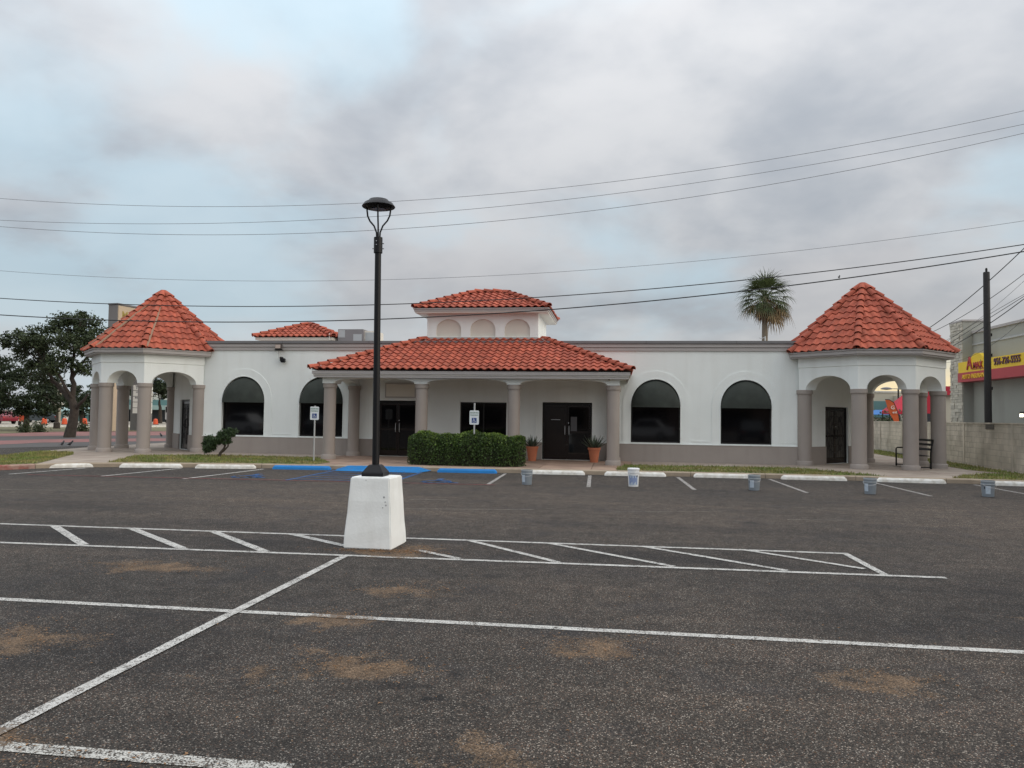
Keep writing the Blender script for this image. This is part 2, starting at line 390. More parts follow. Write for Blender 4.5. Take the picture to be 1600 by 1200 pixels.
# ------------------------------------------------------------------ asphalt material
def asphalt_nodes(mt, paint=None, wear=0.5):
    mt.use_nodes = True; nt = mt.node_tree; N = nt.nodes; L = nt.links; b = N['Principled BSDF']
    geo = N.new('ShaderNodeNewGeometry'); pos = geo.outputs['Position']
    def nz(scale, detail=4, rough=0.5, off=None):
        n = N.new('ShaderNodeTexNoise'); n.inputs['Scale'].default_value = scale; n.inputs['Detail'].default_value = detail; n.inputs['Roughness'].default_value = rough
        if off:
            ad = N.new('ShaderNodeVectorMath'); ad.operation = 'ADD'; L.new(pos, ad.inputs[0]); ad.inputs[1].default_value = off; L.new(ad.outputs[0], n.inputs['Vector'])
        else: L.new(pos, n.inputs['Vector'])
        return n.outputs[0]
    def mixc(f, a, c, bt='MIX'):
        x = N.new('ShaderNodeMix'); x.data_type = 'RGBA'; x.blend_type = bt
        for s, v in ((x.inputs[0], f), (x.inputs[6], a), (x.inputs[7], c)):
            if isinstance(v, (int, float)): s.default_value = v
            elif isinstance(v, tuple): s.default_value = (*v, 1)
            else: L.new(v, s)
        return x.outputs[2]
    def rmp(x, a, c, lo=0.0, hi=1.0):
        n = N.new('ShaderNodeMapRange'); L.new(x, n.inputs[0])
        for i, v in enumerate((a, c, lo, hi)): n.inputs[i + 1].default_value = v
        return n.outputs[0]
    def mth(op, a, c):
        n = N.new('ShaderNodeMath'); n.operation = op
        for i, v in enumerate((a, c)):
            if isinstance(v, (int, float)): n.inputs[i].default_value = v
            else: L.new(v, n.inputs[i])
        return n.outputs[0]
    vo = N.new('ShaderNodeTexVoronoi'); vo.inputs['Scale'].default_value = 128; L.new(pos, vo.inputs['Vector'])
    sc = N.new('ShaderNodeSeparateColor'); L.new(vo.outputs['Color'], sc.inputs[0])
    stone = sc.outputs[0]
    base = mixc(rmp(stone, 0.0, 1.0), (0.016, 0.0142, 0.013), (0.080, 0.0705, 0.062))
    base = mixc(rmp(stone, 0.89, 0.95), base, (0.25, 0.23, 0.205))                    # pale chips
    base = mixc(rmp(sc.outputs[1], 0.90, 0.96, 0, 0.7), base, (0.13, 0.075, 0.05))     # reddish chips
    base = mixc(rmp(vo.outputs['Distance'], 0.38, 0.72, 0.0, 0.8), base, (0.008, 0.0075, 0.007))
    big = rmp(nz(0.22, 5, 0.55), 0.36, 0.64)
    base = mixc(mth('MULTIPLY', big, 0.55), base, mixc(1.0, base, (1.75, 1.66, 1.58), 'MULTIPLY'))
    med = rmp(nz(1.1, 5, 0.6), 0.52, 0.72)
    base = mixc(mth('MULTIPLY', med, 0.45), base, (0.020, 0.021, 0.026))               # darker sealed patches
    # broad dusty lanes, darker sealed zones and oil drips
    wn_ = N.new('ShaderNodeTexNoise'); wn_.inputs['Scale'].default_value = 2.4; wn_.inputs['Detail'].default_value = 7; wn_.inputs['Roughness'].default_value = 0.62; L.new(pos, wn_.inputs['Vector'])
    wo_ = N.new('ShaderNodeVectorMath'); wo_.operation = 'MULTIPLY_ADD'; L.new(wn_.outputs['Color'], wo_.inputs[0]); wo_.inputs[1].default_value = (1.5, 1.5, 0); wo_.inputs[2].default_value = (-.75, -.75, 0)
    wp_ = N.new('ShaderNodeVectorMath'); wp_.operation = 'ADD'; L.new(pos, wp_.inputs[0]); L.new(wo_.outputs[0], wp_.inputs[1])
    def zone(lst):
        st = None
        for (x, y, rx, ry, k) in lst:
            s = N.new('ShaderNodeVectorMath'); s.operation = 'SUBTRACT'; L.new(wp_.outputs[0], s.inputs[0]); s.inputs[1].default_value = (x, y, 0)
            q = N.new('ShaderNodeVectorMath'); q.operation = 'MULTIPLY'; L.new(s.outputs[0], q.inputs[0]); q.inputs[1].default_value = (1 / rx, 1 / ry, 0)
            ln = N.new('ShaderNodeVectorMath'); ln.operation = 'LENGTH'; L.new(q.outputs[0], ln.inputs[0])
            v = rmp(ln.outputs['Value'], 0.1, 1.25, k, 0.0)
            st = v if st is None else mth('MAXIMUM', st, v)
        return st
    base = mixc(zone(DUSTY), base, mixc(1.0, base, (1.45, 1.38, 1.30), 'MULTIPLY'))
    base = mixc(zone(SEALED), base, mixc(1.0, base, (0.42, 0.44, 0.50), 'MULTIPLY'))
    tr = N.new('ShaderNodeTexNoise'); tr.inputs['Scale'].default_value = 1.0; tr.inputs['Detail'].default_value = 4
    tm = N.new('ShaderNodeMapping'); tm.inputs['Scale'].default_value = (0.12, 1.6, 1); L.new(pos, tm.inputs[0]); L.new(tm.outputs[0], tr.inputs['Vector'])
    base = mixc(rmp(tr.outputs[0], 0.52, 0.66, 0.0, 0.35), base, mixc(1.0, base, (1.6, 1.5, 1.42), 'MULTIPLY'))       # traffic polish along the aisles
    base = mixc(rmp(nz(0.9, 3, 0.4, (4.0, 7.7, 0)), 0.70, 0.74, 0.0, 0.6), base, (0.016, 0.015, 0.015))      # oil drips
    cr = N.new('ShaderNodeTexVoronoi'); cr.feature = 'DISTANCE_TO_EDGE'; cr.inputs['Scale'].default_value = 0.33
    L.new(wp_.outputs[0], cr.inputs['Vector'])
    crk = mth('MULTIPLY', rmp(cr.outputs['Distance'], 0.0, 0.0045, 0.8, 0.0), rmp(nz(0.5, 2, 0.5, (8, 2, 0)), 0.48, 0.56))
    base = mixc(crk, base, (0.010, 0.010, 0.010))
    # leaf-litter stains with a shape of their own
    st = zone(STAINS)
    rag = nz(3.2, 6, 0.65, (5.2, 1.1, 0)); rag2 = nz(22, 4, 0.6)
    stain = rmp(mth('MULTIPLY', st, mth('ADD', rag, mth('MULTIPLY', rag2, 0.35))), 0.25, 0.58, 0.0, 1.0)
    stain = mth('MULTIPLY', rmp(mth('SUBTRACT', stain, mth('MULTIPLY', sc.outputs[2], 0.85)), -0.05, 0.12), 0.78)
    base = mixc(stain, base, mixc(rmp(stone, 0, 1), (0.050, 0.034, 0.022), (0.25, 0.165, 0.10)))
    rg = 0.82
    mot = rmp(nz(4.5, 5, 0.6, (2, 3, 0)), 0.3, 0.7, 0.72, 1.3)
    cm = N.new('ShaderNodeCombineColor')
    for i in range(3): L.new(mot, cm.inputs[i])
    base = mixc(1.0, base, cm.outputs[0], 'MULTIPLY')
    if paint is not None:
        w = mth('ADD', mth('MULTIPLY', nz(9, 6, 0.7), 0.6), mth('MULTIPLY', rmp(stone, 0, 1), 0.28))
        f = mth('MULTIPLY', rmp(w, wear, wear + 0.10, 1.0, 0.0), mth('SUBTRACT', 1.0, mth('MULTIPLY', stain, 1.1)))
        pc = mixc(rmp(nz(2.5, 5), 0.35, 0.7, 0.0, 0.5), paint, tuple(c * 0.68 for c in paint))
        base = mixc(f, base, pc)
    L.new(base, b.inputs['Base Color']); b.inputs['Roughness'].default_value = rg; b.inputs['Specular IOR Level'].default_value = 0.25
    bp = N.new('ShaderNodeBump'); bp.inputs['Strength'].default_value = 0.75; bp.inputs['Distance'].default_value = 0.006
    L.new(vo.outputs['Distance'], bp.inputs['Height']); bp.invert = True
    bp.inputs['Height'].default_value = 0
    L.new(bp.outputs[0], b.inputs['Normal'])
STAINS = [(-1.72, 5.05, 0.62, 0.34, 1.0), (-2.35, 4.75, 0.4, 0.22, 0.85), (-4.45, 5.2, 0.75, 0.55, 0.85), (1.79, 5.35, 0.42, 0.4, 0.85), (-5.05, 7.8, 1.1, 0.45, 0.9),
          (-1.99, 7.3, 0.7, 0.4, 0.85), (-0.15, 5.75, 0.45, 0.4, 0.85), (-0.64, 3.75, 0.45, 0.35, 0.75), (-2.3, 6.2, 0.45, 0.3, 0.9), (-2.9, 9.15, 0.8, 0.28, 1.0), (-2.45, 9.5, 0.5, 0.35, 0.9),
          (3.6, 7.3, 0.6, 0.3, 0.6), (-3.3, 3.55, 0.6, 0.2, 0.9), (0.2, 3.0, 0.5, 0.4, 0.8)]
DUSTY = [(-4, 14.5, 16, 4.2, .95), (8, 15, 8, 5, .95), (-4, 19.5, 14, 2.0, .6), (-9, 8.0, 3.5, 1.0, .5), (-0.3, 7.2, 2.6, .9, .45), (0.5, 4.6, 2.8, 1.4, .75), (-6, 4.6, 2.5, 1.2, .4), (-1, 2.5, 4, 1.2, .75), (2.5, 6.0, 2.5, .8, .5)]
SEALED = [(-7.5, 9.45, 2.2, .7, .9), (-4.7, 9.5, 1.3, .6, .8), (0.6, 9.6, 2.3, .5, .8), (4.6, 8.0, 1.8, 1.3, .8), (2.6, 6.9, 1.6, .55, .6), (-3.6, 5.1, 1.0, .9, .7), (-5.9, 10.9, 1.8, .45, .6), (-10, 12.5, 2.4, .7, .5), (2.2, 12.2, 3.2, .45, .5), (-1.2, 4.7, .25, .1, 1), (-12.5, 19.6, 2.4, 1.0, .5), (5.5, 17.4, .9, .25, .8), (2.2, 18.6, .5, .25, .7)]
def asphalt(name, paint=None, wear=0.5):
    mt = bpy.data.materials.new(name); asphalt_nodes(mt, paint, wear); MATS[name] = mt; return mt
M['asphalt'] = asphalt('worn asphalt')
M['line'] = asphalt('white line paint on asphalt', (0.60, 0.59, 0.56), 0.455)
M['lineold2'] = asphalt('broken white line paint', (0.58, 0.57, 0.53), 0.40)
M['lineold'] = asphalt('faded white line paint', (0.45, 0.43, 0.41), 0.42)
M['lineblue'] = asphalt('blue line paint on asphalt', (0.015, 0.13, 0.38), 0.42)
M['blueramp'] = asphalt('blue ramp paint', (0.012, 0.19, 0.50), 0.53)
M['scuff'] = asphalt('pale tyre scuff on asphalt', (0.24, 0.22, 0.20), 0.38)
M['linered'] = asphalt('faded red line paint', (0.30, 0.06, 0.07), 0.44)
M['road'] = mat('grey road asphalt', (0.085, 0.078, 0.074), 0.9, 0.15, 0.8, 0.2, 20)

# ------------------------------------------------------------------ ground, road, kerb, walks
def sheet(pts, z): return MB().add([(p[0], p[1], z) for p in pts], [tuple(range(len(pts)))])
structure('ground', sheet([(-1500, -1500), (1500, -1500), (1500, 1500), (-1500, 1500)], -0.03), M['soil'])
lot = structure('parking_lot', sheet([(-75, -45), (12.5, -45), (12.45, 22.6), (13.2, 33), (13.2, 60), (-40, 62), (-75, 40)], 0.0), M['asphalt'])
lot['label'] = 'worn dark asphalt parking lot'
structure('road', sheet([(13.0, -45), (60, -45), (60, 130), (16, 130), (14.6, 50), (13.2, 33)], 0.004), M['road'])
def strip_px(name, lower, upper, z, material):
    pts = [on_ground(x, y, z) for x, y in lower] + [on_ground(x, y, z) for x, y in reversed(upper)]
    return structure(name, sheet(pts, z), material)
strip_px('side_road', [(-260, 713), (0, 700), (130, 697), (262, 694)], [(-260, 668), (0, 668), (130, 668), (290, 668)], 0.006, M['road'])
strip_px('brick_paving', [(-260, 702), (0, 694.7), (61, 691.5), (262, 689)], [(-260, 694), (0, 688.5), (61, 686.5), (262, 684.5)], 0.012, M['paver'])
strip_px('brick_paving', [(-260, 684.5), (0, 682), (94, 681), (262, 680)], [(-260, 678), (0, 677.5), (94, 674.5), (262, 674)], 0.012, M['paver'])
strip_px('verge', [(-260, 677.8), (0, 677.3), (94, 674.2), (262, 673.8)], [(-260, 667), (0, 667.2), (94, 667.6), (262, 667.5)], 0.018, M['verge'])
strip_px('far_pavement', [(-260, 666), (0, 666), (94, 666.6), (290, 666.5)], [(-260, 651), (0, 651), (94, 652), (290, 652)], 0.03, M['palepave'])
k0 = [on_ground(x, y, 0.03) for x, y in [(-260, 667), (0, 667.2), (94, 667.6), (262, 667.5)]]
fk = MB()
for a, b in zip(k0, k0[1:]):
    n = Vector((-(b - a).y, (b - a).x, 0)).normalized() * 0.4
    fk.add([a, b, b + n, a + n, a + Vector((0, 0, .16)), b + Vector((0, 0, .16)), b + n + Vector((0, 0, .16)), a + n + Vector((0, 0, .16))], [(0, 1, 5, 4), (4, 5, 6, 7), (2, 3, 7, 6)])
structure('kerb', fk, M['whitepaint'])

KERB = [(-18.3, 17.9), (-17.35, 18.75), (-16.75, 19.9), (-16.1, 20.75), (-14.6, 21.35), (-12.7, 21.8), (-10.9, 22.15), (-7.8, 22.42), (-4.0, 22.66), (0, 22.85), (4.3, 23.05), (6.8, 23.0), (9.2, 22.9), (10.9, 22.72), (12.55, 22.6)]
def kerb_y(x):
    for (x0, y0), (x1, y1) in zip(KERB, KERB[1:]):
        if x0 <= x <= x1: return y0 + (y1 - y0) * (x - x0) / (x1 - x0)
    return KERB[0][1] if x < KERB[0][0] else KERB[-1][1]
def kerb_run(pts, w=0.16, z0=-0.02, z1=0.135):
    mb = MB(); n = len(pts); nor = []
    for i in range(n):
        a = Vector(pts[max(i - 1, 0)]); b = Vector(pts[min(i + 1, n - 1)]); t = (b - a).normalized(); nor.append(Vector((-t.y, t.x)))
    rows = []
    for p, nn in zip(pts, nor):
        p = Vector(p); q = p + nn * w; e = p + nn * 0.03
        rows.append([(p.x, p.y, z0), (p.x, p.y, z1 - 0.03), (e.x, e.y, z1), (q.x, q.y, z1), (q.x, q.y, z0)])
    vs = [v for r in rows for v in r]; fs = []
    for i in range(n - 1):
        for k in range(4): fs.append((i * 5 + k, (i + 1) * 5 + k, (i + 1) * 5 + k + 1, i * 5 + k + 1))
    return mb.add(vs, fs)
# the kerb is cast in lengths with joints between them
def densify(pts, step):
    out = [Vector(pts[0])]
    for a, b in zip(pts, pts[1:]):
        a, b = Vector(a), Vector(b); k = max(1, int((b - a).length / step))
        out += [a + (b - a) * (j / k) for j in range(1, k + 1)]
    return out
kerb = tag(kerb_run([KERB[0], KERB[1]]).build('kerb', M['redpaint']), kind='structure')
dk = densify(KERB[1:], 1.5)
for i in range(len(dk) - 1):
    a, b = dk[i], dk[i + 1]; t = (b - a).normalized() * 0.006
    kerb_run([a + t, b - t]).build('kerb_stone', M['redpaint'] if b.x < -16.2 else M['kerb'], kerb)
LEFT = [(-18.3, 17.9), (-20.4, 21.6), (-21.9, 25.6), (-22.6, 29.5), (-22.8, 36)]
structure('kerb', kerb_run(list(reversed(LEFT)), 0.14, -0.02, 0.12), M['kerb'])

# island base and paving slabs
isl = [(x + 0.0, y + 0.16) for x, y in KERB[1:]] + [(13.0, 28), (13.9, 38), (13.9, 48), (9.6, 48), (9.6, 31), (-19.4, 31), (-19.4, 44), (-22.6, 44)] + [(x + 0.14, y) for x, y in reversed(LEFT[1:])]
walk = structure('pavement', MB().prism(isl, -0.02, 0.095), M['joint'])
bm = bmesh.new(); bm.faces.new([bm.verts.new((x, y, 0)) for x, y in isl])
for gx in [-21.3, -19.75, -18.2, -16.65, -15.1, -13.5, -11.9, -10.35, -8.8, -7.2, -5.6, -4.0, -2.4, -0.8, 0.5, 2.1, 3.7, 5.3, 6.9, 8.4, 9.9, 11.4]:
    bmesh.ops.bisect_plane(bm, geom=bm.verts[:] + bm.edges[:] + bm.faces[:], plane_co=(gx, 0, 0), plane_no=(1, 0, 0))
for gy in [24.4, 26.25, 27.6, 29.2, 30.7, 32.5, 35, 38, 42]:
    bmesh.ops.bisect_plane(bm, geom=bm.verts[:] + bm.edges[:] + bm.faces[:], plane_co=(0, gy, 0), plane_no=(0, 1, 0))
for f in list(bm.faces):
    c = f.calc_center_median()
    if f.calc_area() < 0.05 or (c.y > 29.2 and -16 < c.x < 6.3): continue
    pts = [(v.co.x, v.co.y) for v in f.verts]
    if f.normal.z < 0: pts.reverse()
    try: ins = offset_poly(pts, -0.009)
    except Exception: ins = pts
    zt = 0.122 + random.uniform(0, 0.004)
    porch = -10.35 < c.x < 0.5 and c.y > 22
    MB().prism(ins, 0.09, zt).build('slab', M['porchslab'] if porch else M['concrete'], walk)
bm.free()

# grass beds (turf sheet with real blades)
def grass_bed(poly, label, seed, dens=260):
    z = 0.133
    tag(MB().prism(poly, 0.10, z).build('turf', M['grassbase']), kind='structure')
    P = np.array(poly); lo, hi = P.min(0), P.max(0); g = np.random.default_rng(seed)
    n = int((hi - lo).prod() * dens); q = g.uniform(lo, hi, size=(n, 2))
    ins = np.zeros(n, bool); j = len(P) - 1
    for i in range(len(P)):
        c = ((P[i, 1] > q[:, 1]) != (P[j, 1] > q[:, 1])) & (q[:, 0] < (P[j, 0] - P[i, 0]) * (q[:, 1] - P[i, 1]) / (P[j, 1] - P[i, 1] + 1e-12) + P[i, 0])
        ins ^= c; j = i
    q = q[ins]; n = len(q); a = g.uniform(0, 6.283, n); h = g.uniform(0.03, 0.085, n); w = g.uniform(0.008, 0.02, n); l = g.uniform(-0.04, 0.04, (n, 2))
    dx, dy = np.cos(a) * w, np.sin(a) * w; zz = np.full(n, z - 0.004)
    V = np.stack([np.c_[q[:, 0] - dx, q[:, 1] - dy, zz], np.c_[q[:, 0] + dx, q[:, 1] + dy, zz], np.c_[q[:, 0] + l[:, 0], q[:, 1] + l[:, 1], zz + h]], 1).reshape(-1, 3)
    mb = MB(); mb.v = V.tolist(); mb.f = [(3 * i, 3 * i + 1, 3 * i + 2) for i in range(n)]
    o = mb.build('grass', M['grass'], angle=1); tag(o, label, 'grass', kind='stuff')
kin = lambda xs: [(x, kerb_y(x) + 0.17) for x in xs]
grass_bed(kin([-15.45, -14.6, -12.7, -10.9, -9.35]) + [(-9.25, 23.6), (-10.3, 25.2), (-10.5, 25.9), (-14.6, 26.15), (-17.0, 24.9)], 'mixed dry and green grass strip left of the porch', 1)
grass_bed(kin([0.0, 2.1, 4.3, 6.8, 7.7]) + [(7.1, 24.3), (5.8, 26.2), (0.25, 25.75), (-0.05, 23.9)], 'green grass strip right of the porch', 2)
grass_bed([(-18.2, 18.25), (-17.45, 19.1), (-16.95, 20.2), (-17.3, 20.9), (-19.3, 24.7), (-20.3, 26.0), (-21.5, 26.1), (-21.6, 25.5), (-20.2, 21.6)], 'bright green grass wedge at the left kerb', 3, 320)
grass_bed(kin([9.4, 10.9, 12.3]) + [(12.55, 25), (12.5, 26.0), (11.2, 25.3), (10.2, 24.3)], 'grass patch by the kerb before the block wall', 4)
grass_bed([(12.55, 26.1), (12.75, 28), (13.15, 33), (14.2, 44), (12.7, 44), (12.1, 34), (11.6, 27.2), (11.9, 26.3)], 'grass along the foot of the block wall', 5, 200)

# painted markings on the lot
def line_obj(a, b, w, material, name='line', z=0.004):
    a, b = Vector(a), Vector(b); t = (b - a).normalized(); n = Vector((-t.y, t.x)) * w / 2
    k = max(2, int((b - a).length / 0.12)); vs = []
    for i in range(k + 1):
        p = a + (b - a) * (i / k); j1, j2 = random.uniform(-.004, .004), random.uniform(-.004, .004)
        vs += [(p.x + n.x * (1 + j1 * 12), p.y + n.y * (1 + j1 * 12), z), (p.x - n.x * (1 + j2 * 12), p.y - n.y * (1 + j2 * 12), z)]
    return MB().add(vs, [(2 * i, 2 * i + 1, 2 * i + 3, 2 * i + 2) for i in range(k)]).build(name, material, lot)
WL = 0.092
line_obj((-14, 10.15), (2.95, 10.36), WL, M['line']); line_obj((-14, 8.66), (3.6, 9.0), WL, M['line'], z=0.006)
line_obj((-14, 6.17), (6, 6.24), WL, M['line']); line_obj((-3.25, 8.84), (-3.25, -3), WL, M['line'], z=0.008)
line_obj((-8, 3.50), (-1.55, 3.54), 0.105, M['lineold2'], z=0.004); line_obj((-14, 1.0), (6, 1.0), WL, M['line'])
for a, b in [((-10.7, 10.2), (-9.3, 8.8)), ((-9.45, 10.2), (-8.05, 8.8)), ((-8.24, 10.2), (-6.72, 8.85)), ((-7.04, 10.25), (-5.35, 8.85)), ((-5.79, 10.27), (-4.28, 8.88)), ((-4.56, 10.25), (-3.5, 9.5)), ((-2.5, 9.4), (-1.87, 8.95)), ((-2.0, 10.27), (-0.68, 8.97)),
             ((-0.9, 10.28), (0.66, 9.0)), ((0.36, 10.3), (1.93, 9.03)), ((1.65, 10.35), (2.85, 9.33)), ((2.92, 10.38), (2.97, 9.02))]:
    line_obj(a, b, 0.115 if a[0] < -3 else 0.09, M['line'], z=0.0075)
for x, mt in [(-15.9, 'line'), (-13.35, 'line'), (-10.95, 'line'), (-3.2, 'lineold'), (-0.70, 'lineold'), (1.85, 'lineold'), (4.45, 'lineold'), (7.2, 'lineold'), (9.85, 'lineold')]:
    line_obj((x, 18.0 if x < -9 else 18.75), (x + (0.3 if x < -9 else -0.1), kerb_y(x) - 0.35), 0.10, M[mt])
line_obj((-15.3, 17.93), (-3.0, 18.58), 0.07, M['linered'], z=0.010)
line_obj((-8.38, 18.35), (-8.45, 22.35), 0.10, M['lineblue']); line_obj((-5.65, 18.5), (-5.8, 22.3), 0.10, M['lineblue'])
for k in range(5): line_obj((-8.33, 18.75 + k * 0.62), (-5.72, 18.75 + k * 0.62), 0.10, M['lineblue'], z=0.007)
ramp = MB().add([(-8.35, 21.75, 0.008), (-5.85, 21.75, 0.008), (-6.0, 22.52, 0.13), (-8.2, 22.42, 0.13), (-8.6, 22.5, 0.02), (-5.6, 22.6, 0.02)], [(0, 1, 2, 3), (0, 3, 4), (1, 5, 2)])
ramp.build('ramp', M['blueramp'], lot)
def pictogram(mb, mp):                     # wheelchair user: strokes in a unit square
    def stroke(pts, w):
        for a, b in zip(pts, pts[1:]):
            a, b = Vector(a), Vector(b); t = (b - a).normalized() * w * .4; n = Vector((-t.y, t.x)).normalized() * w / 2
            mb.add([mp(*(a - t + n)), mp(*(a - t - n)), mp(*(b + t - n)), mp(*(b + t + n))], [(0, 1, 2, 3)])
    mb.add([mp(0.40 + 0.085 * math.cos(k * .785), 0.88 + 0.085 * math.sin(k * .785)) for k in range(8)], [tuple(range(8))])
    stroke([(0.40, 0.74), (0.43, 0.46)], 0.12); stroke([(0.42, 0.62), (0.64, 0.62)], 0.08)
    stroke([(0.43, 0.46), (0.66, 0.46), (0.78, 0.18), (0.88, 0.20)], 0.10)
    stroke([(0.34, 0.56), (0.20, 0.40), (0.20, 0.24), (0.32, 0.10), (0.48, 0.08), (0.62, 0.18), (0.66, 0.30)], 0.075)
for a, b, w in (((620, 795), (835, 796.5), .05), ((0, 765), (330, 769), .04), ((960, 800), (1130, 799), .035), ((1180, 790), (1400, 800), .03), ((640, 780), (700, 781), .06), ((1230, 812), (1330, 813), .04)):
    p, q = on_ground(*a), on_ground(*b); line_obj(p.xy, q.xy, w, M['scuff'], 'scuff', z=0.003)
for cx in (-4.55, -9.75):
    mb = MB(); pictogram(mb, lambda s, t: (cx + (s - .5) * 1.3, 19.35 + (t - .5) * 1.5, 0.006)); mb.build('wheelchair_symbol', M['lineblue'], lot)

# ------------------------------------------------------------------ the white building
bld = thing('commercial_building', 'long white stucco building with red tile roofs and a columned pavilion at each corner', 'building', (-5, 28, 0.12))
YW, ZB, ZT = 28.0, 0.10, 4.20
GR = (8.77, 28.77); GL = (-18.72, 28.85); H8, Q8 = 2.216, 0.808
OCT = [(-H8, -Q8), (-Q8, -H8), (Q8, -H8), (H8, -Q8), (H8, Q8), (Q8, H8), (-Q8, H8), (-H8, Q8)]     # counter-clockwise
XL, XR = GL[0] + H8, GR[0] - H8
WIN = [(-14.61, 0.885), (-11.40, 0.885), (1.36, 0.885), (4.55, 0.885)]
ZS, ZSILL = 2.18, 0.82
D1, D2, W5 = (-9.13, -7.56), (-2.78, -0.94), (-5.90, -4.13)
holes = [arch_pts(c, hw, ZSILL, ZS, 0.95) for c, hw in WIN]
holes.append([(W5[0], 0.96), (W5[1], 0.96), (W5[1], 2.22), (W5[0], 2.22)])
for d in (D1, D2): holes.append([(d[0], ZB + 0.03), (d[1], ZB + 0.03), (d[1], 2.25), (d[0], 2.25)])
plate([(XL, ZB - 0.05), (XR, ZB - 0.05), (XR, ZT + 0.28), (XL, ZT + 0.28)], holes, lambda s, z, d: (s, YW + d, z), 0.28).build('front_wall', M['stucco'], bld)
def wall_seg(a, b, z0, z1, th, name, material, hole=None):
    a, b = Vector(a), Vector(b); L_ = (b - a).length; t = (b - a) / L_; n = Vector((-t.y, t.x))
    hs = [hole] if hole else []
    return plate([(0, z0), (L_, z0), (L_, z1), (0, z1)], hs, lambda s, z, d: (a.x + t.x * s + n.x * d, a.y + t.y * s + n.y * d, z), th).build(name, material, bld)
# chamfered corners with the pavilion doors, side and back walls, flat roof
A_R, D_R = (XR, YW), (GR[0] + Q8, GR[1] + H8); A_L, D_L = (XL, YW), (GL[0] - Q8, GL[1] + H8)
LEN = (Vector(D_R) - Vector(A_R)).length
DW = 1.55
wall_seg(A_R, D_R, 0.05, 4.1, 0.25, 'corner_wall', M['stucco'], [(LEN / 2 - DW / 2, 0.13), (LEN / 2 + DW / 2, 0.13), (LEN / 2 + DW / 2, 2.22), (LEN / 2 - DW / 2, 2.22)])
LEN2 = (Vector(A_L) - Vector(D_L)).length
wall_seg(D_L, A_L, 0.05, 4.1, 0.25, 'corner_wall', M['stucco'], [(LEN2 / 2 - DW / 2, 0.13), (LEN2 / 2 + DW / 2, 0.13), (LEN2 / 2 + DW / 2, 2.22), (LEN2 / 2 - DW / 2, 2.22)])
wall_seg(D_R, (D_R[0], 46), 0.05, 4.4, 0.25, 'side_wall', M['stucco']); wall_seg((D_L[0], 46), D_L, 0.05, 4.4, 0.25, 'side_wall', M['stucco'])
wall_seg((D_R[0], 46), (D_L[0], 46), 0.05, 4.4, 0.25, 'back_wall', M['stucco'])
MB().prism([(XL + .02, YW + .29), (XR - .02, YW + .29), (D_R[0] - .3, D_R[1]), (D_R[0] - .3, 45.7), (D_L[0] + .3, 45.7), (D_L[0] + .3, D_L[1])], 3.85, 4.0).build('flat_roof', M['trim'], bld)
# plinth band
segs = [(XL - 0.02, D1[0]), (D1[1], D2[0]), (D2[1], XR + 0.02)]
for a, b in segs: MB().box(a, b, YW - 0.035, YW + 0.01, ZB - 0.05, 0.765).build('plinth', M['mauve'], bld)
for a, b in segs: MB().box(a, b, YW - 0.05, YW + 0.012, 0.765, 0.79).build('plinth_ledge', M['stucco'], bld)
def band_on(a, b, s0, s1, z0, z1, th, name, material):
    a, b = Vector(a), Vector(b); t = (b - a).normalized(); n = Vector((-t.y, t.x))
    P = lambda s, d: (a.x + t.x * s + n.x * d, a.y + t.y * s + n.y * d)
    MB().prism([P(s0, -th), P(s1, -th), P(s1, 0.01), P(s0, 0.01)], z0, z1).build(name, material, bld)
for a, b, ln in ((A_R, D_R, LEN), (D_L, A_L, LEN2)):
    band_on(a, b, 0, ln / 2 - DW / 2, 0.05, 0.765, 0.035, 'plinth', M['mauve']); band_on(a, b, ln / 2 + DW / 2, ln, 0.05, 0.765, 0.035, 'plinth', M['mauve'])
# raised arch surrounds on the stucco
def surround(c, hw, z0, zs, rise, inner, w, proud):
    o = arch_pts(c, hw + inner + w, z0, zs, rise + inner + w, 24); i = arch_pts(c, hw + inner, z0, zs, rise + inner, 24)
    pts = o[1:] + [o[0]] ; ptsi = i[1:] + [i[0]]
    mb = MB(); n = len(pts); v = []
    for (s, z), (s2, z2) in zip(pts, ptsi):
        v += [(s, YW - proud, z), (s2, YW - proud, z2), (s, YW + .005, z), (s2, YW + .005, z2)]
    f = []
    for k in range(n - 1):
        a = 4 * k; b = a + 4
        f += [(a, b, b + 1, a + 1), (a, a + 2, b + 2, b), (a + 1, b + 1, b + 3, a + 3)]
    mb.add(v, f).build('arch_surround', M['stucco'], bld)
for c, hw in WIN: surround(c, hw, 0.79, ZS, 0.95, 0.035, 0.27, 0.022)
for c, hw in WIN: surround(c, hw, 0.79, ZS, 0.95, 0.0, 0.035, 0.034)
surround(-1.86, 1.12, 0.79, 2.05, 0.72, 0.0, 0.06, 0.03)
for x0, x1 in ((-13.35, -12.62), (2.65, 3.28), (5.75, 6.45)):
    MB().box(x0, x1, YW - .018, YW + .004, 0.885, 0.91).build('stucco_reveal', M['stucco'], bld)
